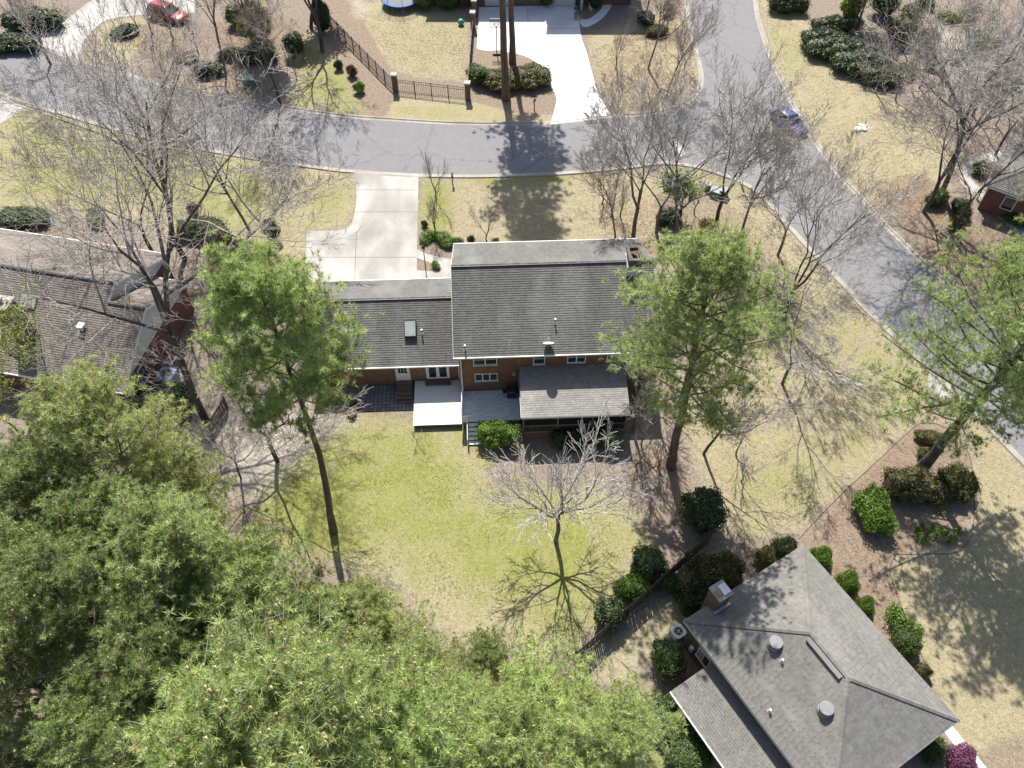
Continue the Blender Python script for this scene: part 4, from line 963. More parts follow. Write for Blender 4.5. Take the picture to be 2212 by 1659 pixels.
# ---- pines
PK = dict(ln=.28, wd=.027, K=20)
PV = [pine(11, 24, 4.9, .50, .27, cones=1100, dens=1.45, **PK), pine(12, 23, 5.2, .46, .28, cones=900, bend=1.2, dens=1.4, **PK), pine(13, 22, 4.8, .44, .25, cones=1200, lean=(.02,.01), dens=1.45, **PK),
      pine(14, 25, 4.6, .55, .27, cones=800, bend=-1, dens=1.5, **PK), pine(15, 20, 4.6, .42, .24, cones=1100, dens=1.45, **PK), pine(16, 21, 5.2, .45, .28, cones=1400, dens=1.45, **PK)]
PM = ('bark_pine', 'twig_brown', None, 'pollen')
pines = [  # top of the crown in the photograph (x, y), height, variant, needle tone, scale r, label
    (150, 872, 22, 1, 'needle_olive', 'olive green pine just below the left brick house, its dark bent trunk showing'),
    (35, 1010, 20, 4, 'needle', 'pine at the left edge below the chimneyed brick house'),
    (345, 985, 16, 2, 'needle_olive', 'shorter yellowish pine beside the bare strip along the left wooden fence'),
    (330, 1150, 22, 0, 'needle_bright', 'mid green pine atop the lower left stand, left of the leaning lawn pine'),
    (95, 1235, 22, 3, 'needle_dark', 'left-edge pine halfway down the lower left stand'),
    (500, 1235, 19, 5, 'needle_bright', 'light green pine whose crown reaches up towards the shadowed lawn trunks'),
    (300, 1395, 20, 1, 'needle_dark', 'pine in the middle of the left third of the lower left stand'),
    (700, 1300, 15, 2, 'needle', 'pine crown just below the foot of the tall leaning lawn pine'),
    (900, 1425, 14, 4, 'needle_olive', 'open-topped pine on the lawn edge of the lower left stand'),
    (540, 1420, 20, 3, 'needle', 'pine in the centre of the lower left stand'),
    (635, 1525, 26, 5, 'needle_bright', 'big pale-tipped pine with many yellow cones in front of the stand'),
    (480, 1575, 25, 0, 'needle_bright', 'bright pine with a clean left edge against dark shade at the bottom'),
    (960, 1545, 17, 2, 'needle', 'pine right of the big pale-tipped pine, touching the lawn corner'),
    (1160, 1530, 19, 5, 'needle_bright', 'bright green pine whose crown touches the end of the picket fence'),
    (1120, 1590, 20, 1, 'needle_bright', 'bright green pine at the bottom edge below the picket fence corner'),
    (860, 1610, 22, 4, 'needle', 'bottom-edge pine between the pale-tipped and the bright green pines'),
    (150, 1530, 19, 3, 'needle', 'pine above the small fence in the bottom left corner'),
    (1330, 1580, 18, 3, 'needle_bright', 'rightmost bright pine at the bottom edge, next to the hipped house'),
    (1050, 1405, 10, 4, 'needle_dark', 'small thin pine sapling sticking up on the bare lawn edge'),
    (690, 1730, 24, 0, 'needle_bright', 'pine cut off by the bottom edge in the middle of the stand'),
    (-40, 1400, 20, 5, 'needle_olive', 'pine cut off by the left edge in the lower left stand'),
    (790, 1310, 15, 1, 'needle_olive', 'pine crown on the lawn edge right of the lawn pine foot'),
    (200, 1090, 20, 0, 'needle', 'pine between the bent-trunk pine and the left-edge pines'),
    (-60, 1200, 21, 2, 'needle', 'pine mostly outside the left edge above the bottom left fence'),
    (420, 1290, 19, 4, 'needle', 'pine filling the middle of the stand below the upper row'),
    (1010, 1560, 17, 0, 'needle_bright', 'low bright pine between the two bright green pines at the bottom'),
    (20, 1620, 14, 4, 'needle_dark', 'low dark pine over the fence in the bottom left corner'),
    (330, 1660, 20, 2, 'needle_dark', 'darker pine at the bottom edge left of the clean-edged pine')]
for i, (x, y, h, v, mt, lb) in enumerate(pines):
    bh = (24,23,22,25,20,21)[v]
    put_tree('pine_tree', lb, 'pine tree', G(x, y, h), PV[v], ('bark_pine','twig_brown',mt,'pollen'), rz=i*1.7, sc=h/bh, group='pines of the lower left stand')
put_tree('pine_tree', 'tall pine with a long bare trunk leaning over the green back lawn', 'pine tree', G(720,1147),
         pine(31, 25.5, 4.9, .60, .26, lean=(.024,.0), dens=1.6, ln=.36, wd=.030, cones=60, bend=.8, K=22), ('bark_pine','twig_grey','needle_bright','pollen'), rz=.0)
put_tree('pine_tree', 'big dense pine standing at the right end of the brick house', 'pine tree', G(1450,1008),
         pine(32, 22.0, 5.9, .36, .34, lean=(-.050,.0), dens=1.5, cones=900, ln=.31, wd=.029, K=19), ('bark_pine','twig_grey','needle_bright','pollen'), rz=.0)
for lb, px, sd_, h, rr in (('thick straight pine trunk rising from the hedge in the driveway island', (1093,214), 33, 29, .42), ('thinner pine trunk right behind the driveway island hedge', (1107,136), 34, 27, .36)):
    put_tree('pine_tree', lb, 'pine tree', G(*px), pine(sd_, h, 4.8, .55, rr, dens=.9, cones=0, bend=-.4), ('bark_pine','twig_brown','needle_dark','pollen'), rz=.4)

# ---- bare trees
def bt(*a, **k):
    A, T = bare_tree(*a, **k); return (tubes_mesh('trunk', A.g), tubes_mesh('crown', T.g)), T.tips
BT = {}
BT['a'], _ = bt(41, 20, .24, .36, 6, .92, .05, kids=(8,5,4,4,3,2), wander=.13, rmin=.012)
BT['b'], _ = bt(42, 16, .17, .30, 6, .80, .07, kids=(8,5,4,4,3,2), wander=.13, rmin=.012)
BT['c'], _ = bt(43, 15, .19, .3, 6, .82, .055, kids=(4,4,4,3,3,2), forks=3, forka=(.25,.55), wander=.13, rmin=.012)
BT['d'], _ = bt(44, 13, .14, .28, 6, .82, .07, kids=(7,5,4,3,3,2), wander=.14, rmin=.011)
BT['f'], _ = bt(49, 14, .16, .3, 6, .85, .05, kids=(5,4,4,3,3,2), forks=2, forka=(.2,.45), wander=.15, rmin=.012)
BT['e'], tipsE = bt(45, 22, .30, .36, 6, 1.1, .03, kids=(8,5,4,4,3,2), wander=.16, lenf=(.56,.68), rmin=.013)
BT['s'], _ = bt(46, 3.6, .06, .2, 4, .62, .12, kids=(7,6,5,4), rmin=.009, forks=3)
BT['m'], _ = bt(47, 7, .10, .25, 5, .7, .10, kids=(6,5,4,4,3), rmin=.011)
BT['w'], _ = bt(150, 9.8, .13, .3, 5, .72, .03, kids=(5,6,4,3,2), rmin=.015, wander=.18, lenf=(.50,.72), forks=8, forkz=.36, forka=(.30,1.05), forkl=(.36,.50), flv=1)
GB = ('bark_grey', 'twig_grey'); NB = ('trunk', 'crown')
bare = [  # base in the photograph, shape, scale, turn, (bark, twig), label
    ((447,914), 'e', 1.1, .3, ('bark_dark','twig_grey'), 'tall forked bare tree standing between the left brick house and the back lawn'),
    ((400,560), 'a', 1.08, 1.2, ('bark_dark','twig_grey'), 'dark bare tree leaning over the road in front of the left brick house'),
    ((598,560), 'f', 1.1, 2.2, GB, 'bare tree on the lawn left of the pale concrete driveway'),
    ((540,500), 'd', 1.0, .4, GB, 'thin bare tree in the shrubs left of the pale concrete driveway'),
    ((330,545), 'f', .95, 3.4, ('bark_dark','twig_brown'), 'bare tree right in front of the ridge of the left brick house'),
    ((600,998), 'f', 1.0, 2.0, ('bark_dark','twig_grey'), 'bare dark trunk rising behind the crown of the leaning lawn pine'),
    ((520,1032), 'd', .62, 2.9, ('bark_dark','twig_grey'), 'thin bare tree on the dusty strip by the left wooden fence'),
    ((697,112), 'c', 1.15, .8, ('bark_dark','twig_brown'), 'bare tree shading the road at the top, left of the fenced yard'),
    ((605,225), 'b', .95, 4.4, ('bark_dark','twig_brown'), 'dark bare trunk at the far kerb left of the round bushes'),
    ((488,160), 'd', 1.15, 5.2, GB, 'bare tree among the brush right of the red car'),
    ((110,140), 'f', .9, 1.9, GB, 'bare tree beside the curved driveway in the top left corner'),
    ((1330,520), 'd', .72, .9, ('bark_grey','twig_brown'), 'small reddish bare tree touching the front eave of the middle brick house'),
    ((1368,512), 'c', .98, 1.6, GB, 'forked bare tree right behind the chimney of the middle brick house'),
    ((1453,540), 'a', .74, 4.2, ('bark_grey','twig_pale'), 'pale-barked bare tree above the dense house-end pine'),
    ((1418,505), 'f', .98, 2.7, GB, 'middle one of the bare trees clustered at the front corner of the house'),
    ((1547,486), 'c', .95, 3.3, ('bark_dark','twig_grey'), 'dark forked bare tree beside the green utility boxes'),
    ((1600,512), 'b', .78, 5.0, GB, 'bare tree at the kerb corner where the roads meet'),
    ((1680,552), 'f', .78, .2, GB, 'upright bare tree at the kerb below the blue car'),
    ((1693,682), 'c', .90, 4.1, ('bark_dark','twig_grey'), 'wide forked bare tree at the kerb right of the dense house-end pine'),
    ((1520,980), 'd', .85, 2.4, ('bark_dark','twig_grey'), 'bare tree right behind the dense house-end pine'),
    ((1690,830), 'f', .80, 1.1, ('bark_grey','twig_pale'), 'pale bare tree on the right lawn with a fan-shaped shadow'),
    ((1995,458), 'c', 1.0, 5.5, ('bark_dark','twig_pale'), 'pale-twigged bare tree rising from a round green bush by the right-hand road'),
    ((2035,415), 'e', .92, 2.1, ('bark_dark','twig_grey'), 'thick leaning bare trunk with whitish crown at the upper right'),
    ((2060,500), 'f', 1.0, 3.0, ('bark_dark','twig_grey'), 'bare tree beside the curved walkway at the upper right'),
    ((2190,460), 'd', .9, .7, GB, 'bare tree in front of the grey roofed house'),
    ((2050,215), 'd', .9, 1.7, GB, 'bare tree with tangled crown above the long lawn at the upper right'),
    ((2150,335), 'f', .85, 2.9, ('bark_grey','twig_grey'), 'bare tree close in front of the grey roofed house wall'),
    ((2212,300), 'a', .7, 1.9, ('bark_grey','twig_pale'), 'bare tree hiding the roof of the grey roofed house at the edge'),
    ((2100,250), 'f', .8, .9, ('bark_grey','twig_grey'), 'bare tree left of the grey roof at the upper right'),
    ((2180,120), 'd', 1.0, 4.9, ('bark_grey','twig_pale'), 'whitish bare tree at the top right edge by the teal hose'),
    ((1400,150), 'd', .9, 2.6, ('bark_grey','twig_brown'), 'reddish bare tree on the leafy lot right of the white driveway'),
    ((1440,205), 'd', .7, 3.9, ('bark_grey','twig_brown'), 'small bare tree at the corner of the leafy lot by the side road'),
    ((1395,35), 'm', .9, 4.1, ('bark_dark','twig_brown'), 'bare tree behind the shrubs at the top edge near the side road'),
    ((1368,928), 'm', 1.35, 2.2, ('bark_grey','twig_grey'), 'grey bare tree at the right end of the porch roof'),
    ((1402,862), 'm', 1.4, 5.0, ('bark_grey','twig_grey'), 'bare tree at the rear right corner of the main roof'),
    ((1200,1168), 'w', 1.12, .0, ('bark_grey','twig_pale'), 'whitish spreading bare tree alone on the back lawn below the porch'),
    ((940,425), 's', 1.25, .3, ('bark_grey','twig_brown'), 'small bare tree beside the mailbox and driveway'),
    ((940,505), 's', 1.2, 2.1, ('bark_dark','twig_brown'), 'small bare tree in the front bed halfway down the driveway'),
    ((1052,522), 's', 1.05, 4.0, ('bark_grey','twig_brown'), 'small vase-shaped bare tree against the front eave of the house'),
    ((900,955), 's', .42, 1.0, ('bark_grey','twig_brown'), 'tiny bare sapling on the lawn in front of the lower deck')]
for (p, k, sc_, rz, mt, lb) in bare:
    put_tree('bare_tree', lb, 'bare tree', G(*p), BT[k], mt, rz, sc_, 'leafless trees', NB)

brush = [((400,955), 1.5, 'twig_grey', 'grey brush thicket nearest the left house corner'), ((425,1000), 1.3, 'twig_grey', 'grey brush thicket at the upper end of the left wooden fence'), ((395,1035), 1.4, 'twig_grey', 'grey brush thicket below the left wooden fence'), ((440,1065), 1.2, 'twig_brown', 'brown brush thicket between the left fence and the pines'), ((360,920), 1.3, 'twig_brown', 'brown brush under the cooling unit of the left house'),
    ((330,75), 1.6, 'twig_grey', 'grey brush in front of the red car'), ((375,85), 1.7, 'twig_grey', 'dense grey brush below the red car bonnet'), ((295,60), 1.3, 'twig_grey', 'grey brush at the left end of the red car'), ((430,120), 1.4, 'twig_brown', 'brown brush between the red car and the far kerb'), ((515,190), 1.2, 'twig_brown', 'brown brush left of the far utility box'), ((640,170), 1.1, 'twig_brown', 'low brush below the ivy-clad evergreen'),
    ((90,95), 1.8, 'twig_grey', 'grey brush beside the mouth of the curved driveway'), ((40,60), 1.7, 'twig_grey', 'grey brush in the top left corner'), ((480,560), 1.5, 'twig_grey', 'grey brush in the thicket left of the pale driveway'), ((430,540), 1.4, 'twig_brown', 'brown brush in the thicket behind the left house gable'), ((560,590), 1.1, 'twig_grey', 'grey brush below the pale driveway corner'),
    ((1385,960), 1.2, 'twig_grey', 'grey brush at the right end of the porch'), ((1420,1010), 1.1, 'twig_brown', 'brown brush below the house-end pine'), ((1375,1010), .9, 'twig_grey', 'grey brush in the porch shadow corner'), ((1590,980), 1.2, 'twig_pale', 'pale brush right of the house-end pine trunk'), ((1600,1040), 1.0, 'twig_pale', 'pale brush on the lawn right of the dark fence-end bush'),
    ((1890,200), 1.6, 'twig_grey', 'grey brush at the lower end of the long dark hedge'), ((1935,215), 1.8, 'twig_grey', 'broad grey brush above the right-hand lawn'), ((1985,190), 1.7, 'twig_grey', 'grey brush right of the broad grey brush'), ((1950,115), 1.7, 'twig_grey', 'grey brush behind the brushy shrubs at the upper right'), ((2110,200), 1.6, 'twig_brown', 'brown brush in front of the grey roof'), ((2150,270), 1.5, 'twig_grey', 'grey brush at the wall corner of the grey roofed house'), ((2090,160), 1.5, 'twig_brown', 'brown brush below the teal hose'), ((2170,390), 1.4, 'twig_grey', 'grey brush by the walkway at the right edge'), ((2110,430), 1.3, 'twig_grey', 'grey brush inside the bend of the walkway'),
    ((1300,440), 1.3, 'twig_brown', 'reddish brush on the front lawn above the house roof'), ((1340,470), 1.3, 'twig_brown', 'reddish brush beside the small reddish bare tree'), ((1500,460), 1.1, 'twig_brown', 'brown brush among the bare trunks by the junction'), ((1440,60), 1.3, 'twig_brown', 'reddish brush on the leafy lot near its shrubs'), ((1330,150), 1.4, 'twig_brown', 'reddish brush at the white driveway side of the leafy lot'), ((1480,150), 1.3, 'twig_brown', 'reddish brush at the side-road kerb of the leafy lot')]
for i, (p, sc_, tw_, lb) in enumerate(brush):
    put_tree('brush', lb, 'brush', G(*p), BT['s'], ('bark_grey', tw_), i*1.9, sc_*.9, 'leafless brush', NB)
# ---- broadleaf trees
def leafy(seed, H, r0, leafn, lsize, spread=.7, clump=.7, kids=(7,5,4,3), lean=(0,0), first=.35, levels=4, up=.1):
    A, T = bare_tree(seed, H, r0, first, levels, spread, up, lean, kids, rmin=.016); rng = np.random.default_rng(seed)
    tips = np.array([t[0] for t in T.tips]); idx = rng.integers(0, len(tips), leafn); c = tips[idx]+rng.normal(size=(leafn,3))*clump*np.array([1,1,.6])
    tn = rng.uniform(0, 1, len(tips))[idx]*.6+rng.uniform(0,.4,leafn); nrm = rng.normal(size=(leafn,3))+np.array([0,0,.9]); nrm /= np.linalg.norm(nrm,axis=1)[:,None]
    V, Q, Tt = leaf_quads(c, nrm, lsize, rng, tn)
    return tubes_mesh('trunk', A.g), tubes_mesh('twigs', T.g), fast_mesh('crown', V, Q, Tt)
LN = ('trunk','twigs','crown')
put_tree('pine_tree', 'wide dark pine with thick leaning trunk shading the bed at the right edge', 'pine tree', G(1990,1012), pine(61, 19.0, 6.4, .32, .40, lean=(.06,.01), dens=1.5, cones=900, ln=.31, wd=.029, K=17, side=2.6, whorl=.66), ('bark_dark','bark_dark','needle','pollen'), .0)
put_tree('pine_tree', 'pine at the right edge above the right-hand road', 'pine tree', G(2185,705), pine(62, 17, 5.6, .30, .30, lean=(.02,.0), dens=1.5, cones=700, ln=.31, wd=.029, K=19), ('bark_dark','bark_dark','needle_olive','pollen'), .0)
put_tree('budding_tree', 'thin tree with fresh lime green leaves in front of the left chimney', 'tree', G(200,905), leafy(53, 13, .13, 3800, .10, .62, .32, (7,5,4,4)), ('bark_grey','twig_grey','leaf_lime'), .2, 1.0, None, LN)
put_tree('budding_tree', 'low lime green leafing tree at the left edge below the chimney', 'tree', G(60,960), leafy(54, 9, .1, 2600, .10, .7, .32, (7,5,4,4)), ('bark_grey','twig_grey','leaf_lime'), 1.2, 1.0, None, LN)
put_tree('evergreen_tree', 'dark ivy-clad evergreen at the top left of the fenced yard', 'tree', G(672,62), leafy(55, 10, .22, 6000, .2, .5, .55, (10,5,4,3), (0,0), .1), ('bark_dark','bark_dark','leaf_dark'), .2, 1.0, None, LN)
put_tree('evergreen_tree', 'yellow-green leafy tree among the brush right of the red car', 'tree', G(545,95), leafy(56, 12, .18, 9000, .16, .6, .6, (9,5,4,3), (0,0), .15), ('bark_dark','bark_dark','leaf_lime'), .2, 1.0, None, LN)
put_tree('evergreen_tree', 'leafy green tree at the top edge right of the side road', 'tree', G(1850,65), leafy(57, 8, .15, 5200, .16, .65, .6, (9,5,4,3), (0,0), .15), ('bark_dark','bark_dark','leaf_lime'), .8, 1.0, None, LN)
put_tree('holly_tree', 'small green holly among the bare trees beside the junction', 'tree', G(1470,470), leafy(58, 5.2, .09, 2200, .13, .45, .35, (10,5,4,3), (0,0), .1), ('bark_dark','bark_dark','leaf_bright'), .8, 1.0, None, LN)

# ================================================================== SHRUBS
def shrub_mesh(seed, blobs, n, size, core=.82, flat=.35):
    """leaves over a union of ellipsoids plus a solid inner core tinted darker than most leaves; blobs: (x,y,z,rx,ry,rz)"""
    rng = np.random.default_rng(seed); C = []; N = []; blobs = list(blobs)
    if core < .87:
        for b in list(blobs):
            for _ in range(4):
                d = sphere_pts(1, rng)[0]; d[2] = abs(d[2])*.8; q = rng.uniform(.32, .5); blobs.append((b[0]+d[0]*b[3]*.72, b[1]+d[1]*b[4]*.72, b[2]+d[2]*b[5]*.72, b[3]*q, b[4]*q, b[5]*q))
    w = np.array([b[3]*b[4]+b[4]*b[5]+b[3]*b[5] for b in blobs]); w = w/w.sum()
    Vs = []; Qs = []; Ts = []; off = 0
    for b, ww in zip(blobs, w):
        k = int(n*ww); d = sphere_pts(k, rng); d[:, 2] = np.where(d[:, 2] < -.55, -d[:, 2], d[:, 2])
        lump = 1+.13*np.sin(d[:,0]*5+seed)+.12*np.sin(d[:,1]*6+seed*2)+.08*np.sin(d[:,2]*7); r = (lump*rng.uniform(.80, 1.08, k))[:, None]
        c = np.array(b[:3])+d*r*np.array(b[3:]); keep = c[:, 2] > .02
        C.append(c[keep]); N.append((d+rng.normal(size=d.shape)*.55)[keep])
        # inner mass
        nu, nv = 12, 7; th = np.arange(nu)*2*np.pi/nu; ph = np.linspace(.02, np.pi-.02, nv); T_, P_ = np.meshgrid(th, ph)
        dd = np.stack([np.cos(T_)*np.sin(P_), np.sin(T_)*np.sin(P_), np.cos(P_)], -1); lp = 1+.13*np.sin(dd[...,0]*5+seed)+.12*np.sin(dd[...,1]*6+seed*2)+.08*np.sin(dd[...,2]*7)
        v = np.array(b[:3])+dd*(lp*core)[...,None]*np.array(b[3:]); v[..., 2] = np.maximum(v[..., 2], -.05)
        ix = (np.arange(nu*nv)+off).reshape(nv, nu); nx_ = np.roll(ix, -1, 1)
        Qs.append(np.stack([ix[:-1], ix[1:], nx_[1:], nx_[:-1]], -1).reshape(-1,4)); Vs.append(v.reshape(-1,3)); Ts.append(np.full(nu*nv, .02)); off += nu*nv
    C = np.vstack(C); N = np.vstack(N); N /= np.linalg.norm(N, axis=1)[:, None]
    V, Q, T = leaf_quads(C, N, size, rng, rng.uniform(0, 1, len(C)))
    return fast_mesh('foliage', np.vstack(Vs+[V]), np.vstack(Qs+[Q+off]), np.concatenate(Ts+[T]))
def put_shrub(name, label, xy, me_, mat, rz=0., sc=(1,1,1), group=None, cat='shrub'):
    t = thing(name, label, cat, (xy[0], xy[1], 0), rz, group); t.scale = sc
    o = bpy.data.objects.new('foliage', me_); COL.objects.link(o); o.parent = t
    if not me_.materials: me_.materials.append(MATS[mat])
    if me_.materials[0] != MATS[mat]: o.material_slots[0].link = 'OBJECT'; o.material_slots[0].material = MATS[mat]
    m = MB()
    for k in range(3): m.tube([(.08*math.cos(k*2.1), .08*math.sin(k*2.1), -.05), (.16*math.cos(k*2.1), .16*math.sin(k*2.1), .35)], .025, 5)
    m.build('stem', 'bark_dark', t); return t
SB = {'round': shrub_mesh(1, [(0,0,.55,.62,.62,.58)], 2600, .042), 'wide': shrub_mesh(2, [(0,0,.6,1.0,.8,.62),(.6,.2,.5,.6,.6,.5),(-.5,-.2,.5,.6,.55,.5)], 4200, .052),
      'tall': shrub_mesh(3, [(0,0,1.1,.8,.8,1.1),(.2,.1,1.7,.55,.55,.6)], 4400, .062), 'loose': shrub_mesh(4, [(0,0,.45,.6,.6,.5),(.4,.3,.3,.4,.4,.35),(-.4,.2,.35,.45,.4,.4)], 1500, .07, .6),
      'hedge': shrub_mesh(5, [(-.9,0,.75,.8,.8,.75),(0,.1,.8,.8,.8,.8),(.9,-.1,.7,.8,.8,.72),(-.4,-.5,.6,.7,.6,.6),(.5,.5,.6,.7,.6,.6)], 7000, .06),
      'dome': shrub_mesh(6, [(0,0,.75,.95,1.35,.80)], 6500, .066, .88), 'low': shrub_mesh(7, [(0,0,.16,.5,.45,.2),(.4,.3,.14,.4,.3,.16),(-.4,.1,.15,.35,.4,.17)], 500, .08, .5)}
